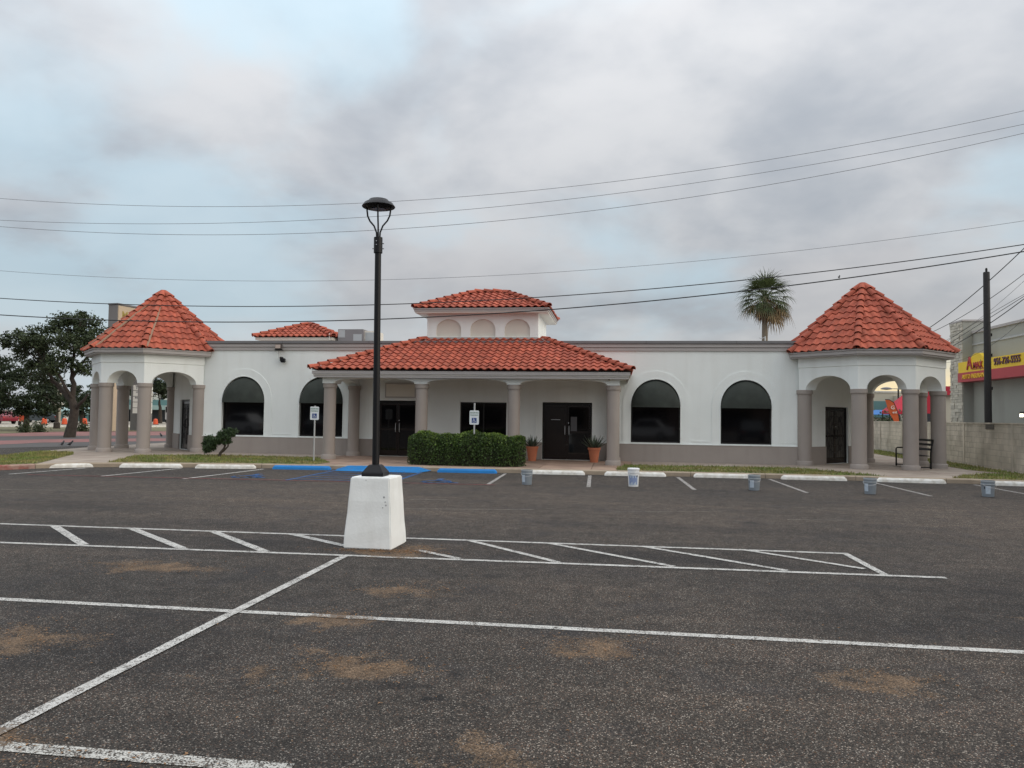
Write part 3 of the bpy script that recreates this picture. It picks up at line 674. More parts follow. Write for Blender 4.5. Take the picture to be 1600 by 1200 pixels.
# windows
for k, (c, hw) in enumerate(WIN):
    w = MB().add([(s, YW + 0.14, z) for s, z in arch_pts(c, hw + .02, ZSILL - .02, ZS, 0.97)], [tuple(range(21))]).build('window', M['glass'], bld)
    fr = MB()
    fr.box(c - hw, c - hw + .05, YW + .09, YW + .135, ZSILL, ZS); fr.box(c + hw - .05, c + hw, YW + .09, YW + .135, ZSILL, ZS)
    fr.box(c - hw + .05, c + hw - .05, YW + .09, YW + .135, ZSILL, ZSILL + .05); fr.box(c - hw + .05, c + hw - .05, YW + .09, YW + .135, ZS - .05, ZS)
    fr.build('frame', M['bronze'], w)
    MB().box(c - hw - .03, c + hw + .03, YW - .055, YW + .1, ZSILL - .045, ZSILL - .005).build('sill', M['stucco'], w)
    # quarter-round dome awning with gores and a short straight hem
    aw = MB(); nu, nv = 16, 7; v = []; pr = 0.30; r = hw - .012
    for j in range(nv + 1):
        ph = (math.pi / 2) * j / nv
        for i in range(nu + 1):
            th = math.pi * i / nu; gore = 1 - 0.018 * abs(math.sin(th * 4))
            x = -math.cos(th) * math.cos(ph * 0) * r; zt = math.sin(th) * 0.93
            # from wall arch (j=0) out to the hem line (j=nv)
            e = j / nv
            v.append((c + x * (1 - .0 * e), YW + 0.10 - (pr + 0.10) * math.sin(e * math.pi / 2) * gore * (0.35 + 0.65 * math.sin(th)), ZS + 0.0 + zt * math.cos(e * math.pi / 2) * gore))
    f = [(j * (nu + 1) + i, j * (nu + 1) + i + 1, (j + 1) * (nu + 1) + i + 1, (j + 1) * (nu + 1) + i) for j in range(nv) for i in range(nu)]
    o = len(v)
    for i in range(nu + 1): x, y, z = v[nv * (nu + 1) + i]; v.append((x, y, ZS - .075))
    f += [(nv * (nu + 1) + i, nv * (nu + 1) + i + 1, o + i + 1, o + i) for i in range(nu)]
    aw.add(v, f).build('awning', M['awning'], w, smooth=True)
w = MB().box(W5[0] - .02, W5[1] + .02, YW + .14, YW + .16, .94, 2.24).build('window', M['glass'], bld)
fr = MB().box(W5[0], W5[0] + .05, YW + .08, YW + .135, .96, 2.22).box(W5[1] - .05, W5[1], YW + .08, YW + .135, .96, 2.22).box(W5[0] + .05, W5[1] - .05, YW + .08, YW + .135, .96, 1.01).box(W5[0] + .05, W5[1] - .05, YW + .08, YW + .135, 2.17, 2.22)
fr.build('frame', M['bronze'], w); MB().box(-5.04, -4.99, YW + .1, YW + .137, 1.01, 2.17).build('mullion', M['bronze'], w)
# doors: local frame, x along the leaf, facing -y, standing on z=0
def door(mx, w, h, ornate=False, solid_left=False):
    T = lambda mb: [setattr(mb, 'v', [tuple(mx @ Vector(p)) for p in mb.v]), mb][1]
    fr = T(MB().box(-w / 2, -w / 2 + .06, -.03, .05, 0, h).box(w / 2 - .06, w / 2, -.03, .05, 0, h).box(-w / 2 + .06, w / 2 - .06, -.03, .05, h - .07, h))
    d = fr.build('double_door', M['bronze'], bld)
    for s in (-1, 1):
        x0, x1 = (-w / 2 + .065, -.006) if s < 0 else (.006, w / 2 - .065)
        leaf = MB()
        for bx in ((x0, x0 + .06, .02, h - .08), (x1 - .06, x1, .02, h - .08)): leaf.box(bx[0], bx[1], -.012, .03, bx[2], bx[3])
        for z0, z1 in ((.02, .22), (.98, 1.06), (h - .17, h - .08)): leaf.box(x0 + .06, x1 - .06, -.012, .03, z0, z1)
        T(leaf).build('leaf', M['doorleaf'], d)
        T(MB().box(x0 + .05, x1 - .05, .004, .014, .2, h - .15)).build('pane', M['doorleaf'] if (solid_left and s < 0) else (mat('dusty patterned door glass', (0.075, 0.07, 0.066), 0.35, 0.6, 7.0) if ornate else M['glass']), d)
        hx = -.075 * 1 if s < 0 else .075
        T(MB().tube([(hx, -.02, .92), (hx, -.075, .94), (hx, -.075, 1.24), (hx, -.02, 1.26)], .014, 8)).build('handle', M['steel'] if not ornate else M['black'], d)
        if ornate:
            g = MB()
            for k in range(5):
                xx = x0 + .09 + (x1 - x0 - .18) * k / 4; g.tube([(xx, -.02, .22), (xx, -.02, h - .17)], .007, 5)
            cx = x1 if s < 0 else x0
            for r_ in (.34, .55):
                g.tube([(cx - s * -1 * 0 + s * r_ * math.sin(math.pi * t / 16) * .95, -.026, 1.08 + r_ * 1.25 * math.cos(math.pi * t / 16)) for t in range(17)], .011, 5)
            for zc in (.55, 1.6):
                g.tube([((x0 + x1) / 2 + .13 * math.cos(t * .6) * (1 - t / 14), -.024, zc + .18 * math.sin(t * .6) * (1 - t / 14)) for t in range(12)], .009, 5)
            T(g).build('iron_scrollwork', mat('black wrought iron', (0.012, 0.011, 0.011), 0.5), d)
    T(MB().lathe([(.0, 0), (.02, 0), (.02, .02), (.0, .02)], n=10, mx=Matrix.Translation((.05, -.012, 1.36)) @ Matrix.Rotation(math.pi / 2, 4, 'X'))).build('lock', M['steel'], d)
    return d
door(Matrix.Translation(((D1[0] + D1[1]) / 2, YW + .12, ZB + .03)), D1[1] - D1[0], 2.12)
d2 = door(Matrix.Translation(((D2[0] + D2[1]) / 2, YW + .12, ZB + .03)), D2[1] - D2[0], 2.12, solid_left=True)
MB().box(-1.73, -1.50, YW + .121, YW + .123, 1.18, 1.72).build('notice', mat('faint notice sheet', (.09, .09, .10), .6), d2)
MB().box(-2.46, -2.12, YW + .104, YW + .106, 1.60, 1.615).build('notice', M['steel'], d2)
mxr = Matrix.Translation(((A_R[0] + D_R[0]) / 2, (A_R[1] + D_R[1]) / 2, 0.13)) @ Matrix.Rotation(math.atan2(D_R[1] - A_R[1], D_R[0] - A_R[0]), 4, 'Z') @ Matrix.Translation((0, .10, 0))
door(mxr, DW, 2.09, ornate=True)
mxl = Matrix.Translation(((A_L[0] + D_L[0]) / 2, (A_L[1] + D_L[1]) / 2, 0.13)) @ Matrix.Rotation(math.atan2(A_L[1] - D_L[1], A_L[0] - D_L[0]), 4, 'Z') @ Matrix.Translation((0, .10, 0))
door(mxl, DW, 2.09, ornate=True)
# blank sign box above the left porch door
sb = MB().box(-8.82, -7.60, YW - .10, YW, 2.35, 2.92).build('blank_sign_box', M['trim'], bld, bevel=.012)
MB().box(-8.77, -7.65, YW - .108, YW - .10, 2.40, 2.87).build('sign_face', M['niche'], sb)
# cornice in steps with a dark coping
for nm, mt, z0, z1, d in (('cornice', 'trim', 4.17, 4.285, .05), ('cornice', 'mauve', 4.285, 4.30, .035), ('cornice', 'trim', 4.30, 4.41, .08), ('cornice', 'mauve', 4.41, 4.43, .06), ('coping', 'trimdark', 4.43, 4.53, .12)):
    MB().box(XL + .05, XR - .05, YW - d, YW + .32, z0, z1).build(nm, M[mt], bld)
for k, x in enumerate((-13.0, -9.5, -6, -2.2, 1.0, 4.2)):
    MB().box(x, x + .006, YW - .122, YW - .115, 4.43, 4.53).build('coping_joint', M['black'], bld)

# columns ---------------------------------------------------------------
def column_mesh(r, h):
    p = MB().lathe([(r * 1.0, .16), (r, h - .17)], n=24, caps=False).mesh('shaft', M['mauve'], True)
    c = MB().lathe([(r + .005, h - .17), (r + .012, h - .165), (r + .012, h - .14), (r + .034, h - .135), (r + .034, h - .008), (r + .025, h), (.02, h)], n=24, caps=False).mesh('capital', M['mauve'], True)
    b = MB().lathe([(r + .05, 0), (r + .05, .13), (r + .035, .155), (r + .002, .165)], n=24, caps=False).mesh('column_base', M['mauve'], True)
    for me in (p, c, b): me.set_sharp_from_angle(angle=R(35))
    return p, c, b
CG = column_mesh(.238, 2.66); CP = column_mesh(.212, 2.66)
def put_column(x, y, kit):
    s = link('column', kit[0], bld); s.location = (x, y, 0.12)
    for nm, me in (('capital', kit[1]), ('column_base', kit[2])):
        o = bpy.data.objects.new(nm, me); COL.objects.link(o); o.parent = s
    return s
for x, y in ((-10.10, 25.6), (-6.76, 25.6), (-3.52, 25.6), (-0.15, 25.6), (-9.97, 27.72), (-0.15, 27.72)): put_column(x, y, CP)

# roof tiles --------------------------------------------------------------
TW, TE, TL = 0.27, 0.34, 0.39
def tile_geo():
    xs = [-.5 + k / 8 for k in range(9)]
    def prof(t):
        a = (t + .5)
        return .044 * math.sin(math.pi * a / .62) if a < .62 else -.016 * math.sin(math.pi * (a - .62) / .38)
    v = []
    for t in xs: v.append((t * TW * 1.04, 0, prof(t) + .050))
    for t in xs: v.append((t * TW * 1.0, TL, prof(t) * .9 + .012))
    for t in xs: v.append((t * TW * 1.04, .012, prof(t) + .016))
    f = [(k, k + 1, 10 + k, 9 + k) for k in range(8)] + [(18 + k, 19 + k, k + 1, k) for k in range(8)]
    return v, f
TV, TF = tile_geo()
def _tm():
    mb = MB().add(TV, TF); me = mb.mesh('roof_tile', M['tile'], True); me.set_sharp_from_angle(angle=R(50)); return me
TILE = _tm()
def cap_geo(r0=.122, r1=.10, L_=.40):
    v = []; n = 8
    for y, r, dz in ((0, r0, .035), (L_, r1, .0), (.006, r0 - .02, .03)):
        for k in range(n + 1):
            a = math.pi * k / n; v.append((-r * math.cos(a) * 1.05, y, r * math.sin(a) * 1.0 + dz + .005))
    f = [(k, k + 1, n + 2 + k, n + 1 + k) for k in range(n)] + [(2 * n + 2 + k, 2 * n + 3 + k, k + 1, k) for k in range(n)]
    return v, f
CV, CF = cap_geo()
CAP = MB().add(CV, CF).mesh('hip_tile', M['tile'], True); CAP.set_sharp_from_angle(angle=R(50))
def tile_face(roof, poly, individual, joined, shift=0.0, rows_skip=0):
    """poly: planar roof face, first edge = eave (left to right seen from outside)"""
    P = [Vector(p) for p in poly]
    u = (P[1] - P[0]).normalized(); nrm = None
    for k in range(2, len(P)):
        nrm = u.cross(P[k] - P[0])
        if nrm.length > 1e-6: break
    nrm.normalize(); v = nrm.cross(u)
    mx = Matrix(((u.x, v.x, nrm.x, P[0].x), (u.y, v.y, nrm.y, P[0].y), (u.z, v.z, nrm.z, P[0].z), (0, 0, 0, 1)))
    q = [((p - P[0]).dot(u), (p - P[0]).dot(v)) for p in P]
    us = [a for a, b in q]; vmax = max(b for a, b in q)
    edges = []
    n = len(q)
    for i in range(1, n):
        a, b = Vector(q[i]), Vector(q[(i + 1) % n]); t = (b - a)
        if t.length < 1e-6: continue
        t.normalize(); edges.append((a, Vector((-t.y, t.x))))      # inward normal for ccw
    rows = int(math.ceil((vmax + .05) / TE)); u0, u1 = min(us), max(us)
    k0 = int((u0 - .5) / TW) - 1; k1 = int((u1 + .5) / TW) + 1
    for r in range(rows):
        vv = -.055 + r * TE
        for k in range(k0, k1 + 1):
            cu = u0 + shift + (k + .5) * TW
            corners = [(cu - TW * .52, vv), (cu + TW * .52, vv), (cu + TW * .5, vv + TL), (cu - TW * .5, vv + TL)]
            ds = [[(Vector(c) - a).dot(nn) for c in corners] for a, nn in edges]
            if any(max(d) < 0.03 for d in ds): continue
            jit = Matrix.Rotation(random.uniform(-.012, .012), 4, 'Z') @ Matrix.Translation((0, random.uniform(-.008, .008), random.uniform(-.003, .004)))
            loc = Matrix.Translation((cu, vv, 0)) @ jit
            cut = [e for e, d in zip(edges, ds) if min(d) < 0]
            if not cut:
                if individual:
                    o = bpy.data.objects.new('roof_tile', TILE); COL.objects.link(o); o.parent = roof; o.matrix_basis = mx @ loc
                else: joined.add(TV, TF, mx @ loc)
            else:
                b = bmesh.new(); vs = [b.verts.new(loc @ Vector(p)) for p in TV]
                for f in TF: b.faces.new([vs[i] for i in f])
                for a, nn in cut:
                    bmesh.ops.bisect_plane(b, geom=b.verts[:] + b.edges[:] + b.faces[:], plane_co=(a.x, a.y, 0), plane_no=(-nn.x, -nn.y, 0), clear_outer=True)
                if len(b.faces):
                    if individual and sum(f.calc_area() for f in b.faces) > .035:
                        me = bpy.data.meshes.new('roof_tile'); b.to_mesh(me); me.materials.append(M['tile'])
                        me.polygons.foreach_set('use_smooth', [True] * len(me.polygons)); me.set_sharp_from_angle(angle=R(50))
                        o = bpy.data.objects.new('roof_tile', me); COL.objects.link(o); o.parent = roof; o.matrix_basis = mx.copy()
                    else:
                        b.verts.index_update(); joined.add([tuple(x.co) for x in b.verts], [tuple(x.index for x in f.verts) for f in b.faces], mx)
                b.free()
def hip_run(roof, a, b, up, individual, joined, step=.36):
    a, b = Vector(a), Vector(b); t = (b - a).normalized(); up = Vector(up); up = (up - t * up.dot(t)).normalized(); s = t.cross(up)
    n = max(1, int((b - a).length / step)); st = (b - a).length / n
    for k in range(n):
        p = a + t * (k * st - .05)
        mx = Matrix(((s.x, t.x, up.x, p.x), (s.y, t.y, up.y, p.y), (s.z, t.z, up.z, p.z), (0, 0, 0, 1))) @ Matrix.Rotation(random.uniform(-.02, .02), 4, 'Y')
        if individual:
            o = bpy.data.objects.new('hip_tile', CAP); COL.objects.link(o); o.parent = roof; o.matrix_basis = mx
        else: joined.add(CV, CF, mx)
def finish_tiles(roof, joined, name='far_roof_tiles'):
    if joined.v:
        o = joined.build(name, M['tile'], roof, smooth=True, world=False); o['kind'] = 'stuff'

# pavilions -----------------------------------------------------------------
def pavilion(c, mirror):
    s = -1 if mirror else 1
    V = [(c[0] + s * x, c[1] + y) for x, y in OCT]
    if mirror: V = [V[k] for k in (3, 2, 1, 0, 7, 6, 5, 4)]        # keep counter-clockwise
    # open sides start at the wall corner and run round the front to the far wall corner
    sides = [(0, 1), (1, 2), (2, 3), (3, 4), (4, 5)] if not mirror else [(6, 7), (7, 0), (0, 1), (1, 2), (2, 3)]
    cols = [0, 1, 2, 3, 4, 5] if not mirror else [6, 7, 0, 1, 2, 3]
    for k in cols: put_column(V[k][0], V[k][1], CG)
    outer = offset_poly(V, .215); inner = offset_poly(V, -.215); band = offset_poly(V, .24)
    for a, b in sides:
        Po0, Po1, Pi0, Pi1 = (Vector(p) for p in (outer[a], outer[b], inner[a], inner[b]))
        ln = (Vector(V[b]) - Vector(V[a])).length; hw = .5 - .25 / ln; zs, rise, zt, zb = 2.78, .47, 3.96, 2.782
        pr = [(0, zt), (0, zb)] + [(.5 - hw * math.cos(math.pi * k / 20), zs + rise * math.sin(math.pi * k / 20)) for k in range(21)] + [(1, zb), (1, zt)]
        n = len(pr); v = [(*(Po0.lerp(Po1, t)), z) for t, z in pr] + [(*(Pi0.lerp(Pi1, t)), z) for t, z in pr]
        f = [tuple(range(n)), tuple(range(2 * n - 1, n - 1, -1))] + [(i, i + n, (i + 1) % n + n, (i + 1) % n) for i in range(n)]
        MB().add(v, f).build('arched_beam', M['stucco'], bld)
        q0, q1 = Vector(band[a]), Vector(band[b])
        MB().add([(*Po0, 3.55), (*Po1, 3.55), (*q1, 3.565), (*q0, 3.565), (*Po0, 3.96), (*Po1, 3.96), (*q1, 3.96), (*q0, 3.96)], [(0, 1, 2, 3), (3, 2, 6, 7), (4, 7, 6, 5)]).build('frieze_band', M['stucco'], bld)
    MB().prism(offset_poly(V, -.21), 3.60, 3.66).build('pavilion_ceiling', M['ceiling'], bld)
    # eave: soffit and two-step fascia
    e1, e2, e3 = offset_poly(V, .50), offset_poly(V, .46), offset_poly(V, .53)
    MB().prism(e2, 3.885, 3.93).build('soffit', M['trim'], bld)
    MB().prism(e1, 3.93, 4.04).build('fascia', M['trim'], bld); MB().prism(e3, 4.04, 4.085).build('fascia', M['trim'], bld)
    ev = offset_poly(V, .50); ap = (c[0], c[1], 6.66); z0 = 4.09
    mb = MB(); mb.add([(*p, z0) for p in ev] + [ap], [(i, (i + 1) % 8, 8) for i in range(8)])
    roof = mb.build('pavilion_roof', M['deck'], bld)
    roof['label'] = 'conical terracotta tile roof of the ' + ('left' if mirror else 'right') + ' corner pavilion'
    jn = MB()
    near = [0, 1, 2] if not mirror else [7, 0, 1, 2]
    near = {0: True, 1: True, 2: True} if not mirror else {7: False, 0: True, 1: True, 2: False}
    for i in range(8):
        a, b = ev[i], ev[(i + 1) % 8]
        vis = ((a[0] + b[0]) / 2 - c[0]) * (0 - c[0]) + ((a[1] + b[1]) / 2 - c[1]) * (0 - c[1])
        # faces that look towards the lot are laid tile by tile
        f_ind = vis > 30
        tile_face(roof, [(*a, z0 + .02), (*b, z0 + .02), (ap[0], ap[1], ap[2] + .02)], f_ind, jn, shift=((Vector(a) - Vector(b)).length % TW) / 2)
    for i in range(8):
        p = ev[i]; d = Vector((p[0] - c[0], p[1] - c[1], 0)).normalized()
        a = Vector((*p, z0 + .03)); b = Vector(ap) + Vector((0, 0, .03)); up = Vector((d.x, d.y, 1.0))
        hip_run(roof, a - (b - a).normalized() * .02, b, up, d.y < .3, jn)
        if mirror and d.y < .5:                  # mortar bedding shows beside the hips on this one
            t = (b - a).normalized(); sd_ = t.cross(up).normalized()
            mm = MB().tube([a + sd_ * .125 + Vector((0, 0, .025)), (a + b) / 2 + sd_ * .12 + Vector((0, 0, .03)), b + sd_ * .03], [.042, .045, .03], 6)
            mm.build('mortar_seam', M['mortar'], roof, world=False)
    MB().lathe([(.17, -.14), (.15, -.02), (.07, .05), (.005, .07)], c=(ap[0], ap[1], ap[2] + .02), n=10).build('peak_cap', M['tile'], roof, smooth=True, world=False)
    finish_tiles(roof, jn)
pavilion(GR, False); pavilion(GL, True)

# porch ---------------------------------------------------------------------
def porch_beam(p0, p1, th, z0, zt, hw, zs, rise):
    p0, p1 = Vector(p0), Vector(p1); ln = (p1 - p0).length; t = (p1 - p0) / ln; n = Vector((-t.y, t.x)) * th / 2
    pr = [(0, zt), (0, z0), (.5 - hw / ln, z0)] + [(.5 - hw / ln * math.cos(math.pi * k / 20), zs + rise * math.sin(math.pi * k / 20) ** .75) for k in range(1, 20)] + [(.5 + hw / ln, z0), (1, z0), (1, zt)]
    m_ = len(pr); v = [(*(p0.lerp(p1, s) - n), z) for s, z in pr] + [(*(p0.lerp(p1, s) + n), z) for s, z in pr]
    f = [tuple(range(m_)), tuple(range(2 * m_ - 1, m_ - 1, -1))] + [(i, i + m_, (i + 1) % m_ + m_, (i + 1) % m_) for i in range(m_)]
    MB().add(v, f).build('arched_beam', M['stucco'], bld)
px_ = [-10.10, -6.76, -3.52, -0.15]
for a, b in zip(px_, px_[1:]): porch_beam((a, 25.6), (b, 25.6), .40, 2.785, 3.06, (b - a) / 2 - .22, 2.785, .195)
porch_beam((-10.10, 25.81), (-10.10, 27.99), .40, 2.785, 3.06, .8, 2.785, .17); porch_beam((-0.15, 25.81), (-0.15, 27.99), .40, 2.785, 3.06, .8, 2.785, .17)
for x in (-10.10, -0.15): MB().box(x - .21, x + .21, 25.39, 25.80, 2.784, 3.058).build('beam_end', M['stucco'], bld)
EX0, EX1, EY, EZ = -10.62, 0.42, 25.10, 3.25
RUN = 3.3; TZ = EZ + RUN * .415
MB().box(EX0 + .05, EX1 - .05, EY + .05, YW - .002, 3.062, 3.09).build('porch_ceiling', M['ceiling'], bld)
for d, z0, z1 in ((.07, 2.985, 3.10), (.02, 3.10, 3.215)):
    MB().box(EX0 + d, EX1 - d, EY + d, EY + d + .04, z0, z1).box(EX0 + d, EX0 + d + .04, EY + d + .04, YW - .002, z0, z1).box(EX1 - d - .04, EX1 - d, EY + d + .04, YW - .002, z0, z1).build('fascia', M['trim'], bld)
roof = MB().add([(EX0, EY, EZ), (EX1, EY, EZ), (EX1 - RUN, EY + RUN, TZ), (EX0 + RUN, EY + RUN, TZ), (EX0, YW, EZ), (EX1, YW, EZ)], [(0, 1, 2, 3), (4, 0, 3), (1, 5, 2)]).build('porch_roof', M['deck'], bld)
roof['label'] = 'low hipped terracotta tile roof over the porch'
jn = MB(); o2 = .02
tile_face(roof, [(EX0, EY, EZ + o2), (EX1, EY, EZ + o2), (EX1 - RUN, EY + RUN, TZ + o2), (EX0 + RUN, EY + RUN, TZ + o2)], False, jn)
tile_face(roof, [(EX0, YW + .6, EZ + o2), (EX0, EY, EZ + o2), (EX0 + RUN, EY + RUN, TZ + o2)], False, jn)
tile_face(roof, [(EX1, EY, EZ + o2), (EX1, YW + .6, EZ + o2), (EX1 - RUN, EY + RUN, TZ + o2)], False, jn)
hip_run(roof, (EX0 - .02, EY - .02, EZ + .03), (EX0 + RUN, EY + RUN, TZ + .05), (-.3, -.3, 1), True, jn)
hip_run(roof, (EX1 + .02, EY - .02, EZ + .03), (EX1 - RUN, EY + RUN, TZ + .05), (.3, -.3, 1), True, jn)
finish_tiles(roof, jn, 'porch_roof_tiles')
# raised lantern over the porch
LX0, LX1, LY0, LY1, LZ = -7.34, -3.02, 28.40, 31.6, 5.62
nh = [arch_pts(cx, .49, 4.74, 5.02, .40) for cx in (-6.49, -5.15, -3.82)]
plate([(LX0, 4.0), (LX1, 4.0), (LX1, LZ), (LX0, LZ)], nh, lambda s, z, d: (s, LY0 + d, z), .12).build('lantern_wall', M['stucco'], bld)
for cx in (-6.49, -5.15, -3.82):
    MB().add([(s, LY0 + .07, z) for s, z in arch_pts(cx, .50, 4.72, 5.02, .41)], [tuple(range(21))]).build('blind_arch_panel', M['niche'], bld)
MB().box(LX0, LX0 + .12, LY0 + .121, LY1, 4.0, LZ).build('lantern_wall', M['stucco'], bld); MB().box(LX1 - .12, LX1, LY0 + .121, LY1, 4.0, LZ).build('lantern_wall', M['stucco'], bld)
MB().box(LX0 + .12, LX1 - .12, LY1 - .12, LY1, 4.0, LZ).build('lantern_wall', M['stucco'], bld)
MB().box(LX0 + .01, LX1 - .01, LY0 - .03, LY0 - .002, 4.60, 4.72).build('flashing', M['trim'], bld)
OV = .42
def hip_roof(x0, x1, y0, y1, z, pitch, name, label, ind):
    hd = (y1 - y0) / 2; rx0, rx1 = x0 + hd, x1 - hd
    if rx1 < rx0 + .2: rx0 = rx1 = (x0 + x1) / 2
    zr = z + hd * pitch; ym = (y0 + y1) / 2
    rf = MB().add([(x0, y0, z), (x1, y0, z), (x1, y1, z), (x0, y1, z), (rx0, ym, zr), (rx1, ym, zr)], [(0, 1, 5, 4), (1, 2, 5), (2, 3, 4, 5), (3, 0, 4)]).build(name, M['deck'], bld)
    rf['label'] = label; jn = MB(); o = .02
    tile_face(rf, [(x0, y0, z + o), (x1, y0, z + o), (rx1, ym, zr + o), (rx0, ym, zr + o)], False, jn)
    tile_face(rf, [(x1, y0, z + o), (x1, y1, z + o), (rx1, ym, zr + o)], False, jn)
    tile_face(rf, [(x0, y1, z + o), (x0, y0, z + o), (rx0, ym, zr + o)], False, jn)
    tile_face(rf, [(x1, y1, z + o), (x0, y1, z + o), (rx0, ym, zr + o), (rx1, ym, zr + o)], False, jn)
    for a, b, up in (((x0, y0), (rx0, ym), (-.3, -.3, 1)), ((x1, y0), (rx1, ym), (.3, -.3, 1)), ((x1, y1), (rx1, ym), (.3, .3, 1)), ((x0, y1), (rx0, ym), (-.3, .3, 1))):
        hip_run(rf, (*a, z + .03), (*b, zr + .04), up, ind and up[1] < 0, jn)
    if rx1 > rx0: hip_run(rf, (rx0, ym, zr + .03), (rx1, ym, zr + .03), (0, 0, 1), ind, jn)
    finish_tiles(rf, jn, name + '_tiles'); return rf
MB().box(LX0 - OV + .03, LX1 + OV - .03, LY0 - OV + .03, LY1 + OV - .03, LZ, LZ + .05).build('soffit', M['ceiling'], bld)
MB().box(LX0 - OV, LX1 + OV, LY0 - OV, LY1 + OV, LZ + .05, LZ + .13).build('fascia', M['trim'], bld)
MB().box(LX0 - OV - .03, LX1 + OV + .03, LY0 - OV - .03, LY1 + OV + .03, LZ + .13, LZ + .17).build('fascia', M['trim'], bld)
hip_roof(LX0 - OV, LX1 + OV, LY0 - OV, LY1 + OV, LZ + .175, .44, 'lantern_roof', 'small hipped tile roof on the raised lantern above the porch', True)
# second small hipped roof behind the parapet
HX0, HX1, HY0, HY1 = -16.3, -13.15, 33.0, 36.0
MB().box(HX0, HX1, HY0, HY1, 3.9, 5.06).build('roof_hut_wall', M['stucco'], bld)
MB().box(HX0 - .28, HX1 + .28, HY0 - .28, HY1 + .28, 5.06, 5.18).build('fascia', M['niche'], bld)
hip_roof(HX0 - .33, HX1 + .33, HY0 - .33, HY1 + .33, 5.19, .43, 'roof_hut_roof', 'small hipped tile roof standing behind the left parapet', True)
bracket = MB().tube([(-13.0, HY0 - .3, 5.05), (-12.98, HY0 - .36, 5.35)], .025, 6); bracket.build('bracket', M['panelwhite'], bld)

# ------------------------------------------------------------------ lamp on its white pedestal
ped = thing('concrete_pedestal', 'white painted tapered concrete block carrying the black lamp post', 'pedestal', (-3.14, 9.66, 0))
def taper(w0, w1, h, c=.02):
    mb = MB(); n = 6; v = []
    for k in range(n + 1):
        t = k / n; w = (w0 + (w1 - w0) * t) / 2
        for sx, sy in ((-1, -1), (1, -1), (1, 1), (-1, 1)): v.append((sx * w + random.uniform(-.004, .004), sy * w + random.uniform(-.004, .004), h * t))
    f = [(k * 4 + i, k * 4 + (i + 1) % 4, k * 4 + 4 + (i + 1) % 4, k * 4 + 4 + i) for k in range(n) for i in range(4)] + [(3, 2, 1, 0), (n * 4, n * 4 + 1, n * 4 + 2, n * 4 + 3)]
    return mb.add(v, f)
pb = taper(.645, .525, .905).build('block', M['whiteblock'], ped, world=False, bevel=.014)
for x, z, w in ((.20, .66, .030), (.22, .60, .022), (.23, .56, .026), (.19, .53, .018), (-.05, .87, .015)):
    MB().lathe([(.001, 0), (w * .5, .001), (w * .4, .003), (.001, .004)], n=7, mx=Matrix.Translation((x, -.2635 - (0.905 - z) * .0663 + .001, z)) @ Matrix.Rotation(math.pi / 2, 4, 'X')).build('chip', M['galv'], pb, world=False)
ped.rotation_euler = (0, 0, R(-1.5))
lamp = thing('lamp_post', 'black lamp post with three curved arms and a domed head', 'lamp post', (-3.165, 9.68, .906))
lamp.rotation_euler = (0, R(-.6), 0); lamp.scale = (1, 1, .993)
MB().add([(s * a, t * a, z) for a, z in ((.145, 0), (.145, .045), (.075, .145), (.06, .15)) for s, t in ((-1, -1), (1, -1), (1, 1), (-1, 1))],
         [(k * 4 + i, k * 4 + (i + 1) % 4, k * 4 + 4 + (i + 1) % 4, k * 4 + 4 + i) for k in range(3) for i in range(4)] + [(12, 13, 14, 15), (3, 2, 1, 0)]).build('base_cover', M['black'], lamp, world=False, bevel=.006)
MB().lathe([(.047, .14), (.042, 3.00)], n=16).build('shaft', M['black'], lamp, smooth=True, world=False)
cl = MB().lathe([(.058, 2.99), (.058, 3.20), (.05, 3.205)], n=16).build('collar', M['black'], lamp, smooth=True, world=False)
for a, z in ((-1.57, 3.14), (-1.57, 3.09), (.2, 3.12), (.2, 3.05), (3.3, 3.05)):
    MB().tube([(.055 * math.cos(a), .055 * math.sin(a), z), (.078 * math.cos(a), .078 * math.sin(a), z)], .007, 6).build('bolt', M['steel'], cl, world=False)
for a in (R(178), R(-75), R(8)):
    pr = [(.02, 3.18), (.025, 3.27), (.06, 3.36), (.12, 3.43), (.152, 3.50), (.162, 3.58), (.164, 3.625)]
    MB().tube([(r * math.cos(a), r * math.sin(a), z) for r, z in pr], .0115, 8).build('arm', M['black'], lamp, smooth=True, world=False)
hd = MB().lathe([(.001, 3.728), (.085, 3.726), (.125, 3.716), (.14, 3.696), (.19, 3.668), (.222, 3.622), (.218, 3.616), (.17, 3.628), (.15, 3.612), (.12, 3.59), (.001, 3.582)], n=28, caps=False).build('lamp_head', M['black'], lamp, smooth=True, world=False)
MB().lathe([(.001, 3.5795), (.10, 3.5815)], n=20, caps=False).build('lens', M['lens'], hd, world=False)

# ------------------------------------------------------------------ wheel stops
SL = [(-16.0, 20.75, 'white', 'leftmost white wheel stop, by the red kerb end'), (-14.05, 21.33, 'white', 'second white wheel stop from the left, before the concrete path edge'), (-11.83, 21.7, 'white', 'white wheel stop in front of the small pruned shrub'),
      (-9.53, 22.02, 'blue', 'blue wheel stop in front of the parking sign left of the porch'), (-4.46, 22.34, 'blue', 'blue wheel stop in front of the clipped hedge'),
      (-1.85, 22.58, 'white', 'white wheel stop behind the leftmost grey pail'), (0.52, 22.72, 'white', 'white wheel stop behind the tall white pail'), (3.12, 22.85, 'white', 'white wheel stop just left of the grey pail before the right windows'),
      (5.6, 22.85, 'white', 'scuffed white wheel stop below the right pavilion door'), (8.2, 22.75, 'white', 'white wheel stop in front of the bench pavilion'), (10.95, 22.5, 'white', 'rightmost white wheel stop, behind the last grey pail')]
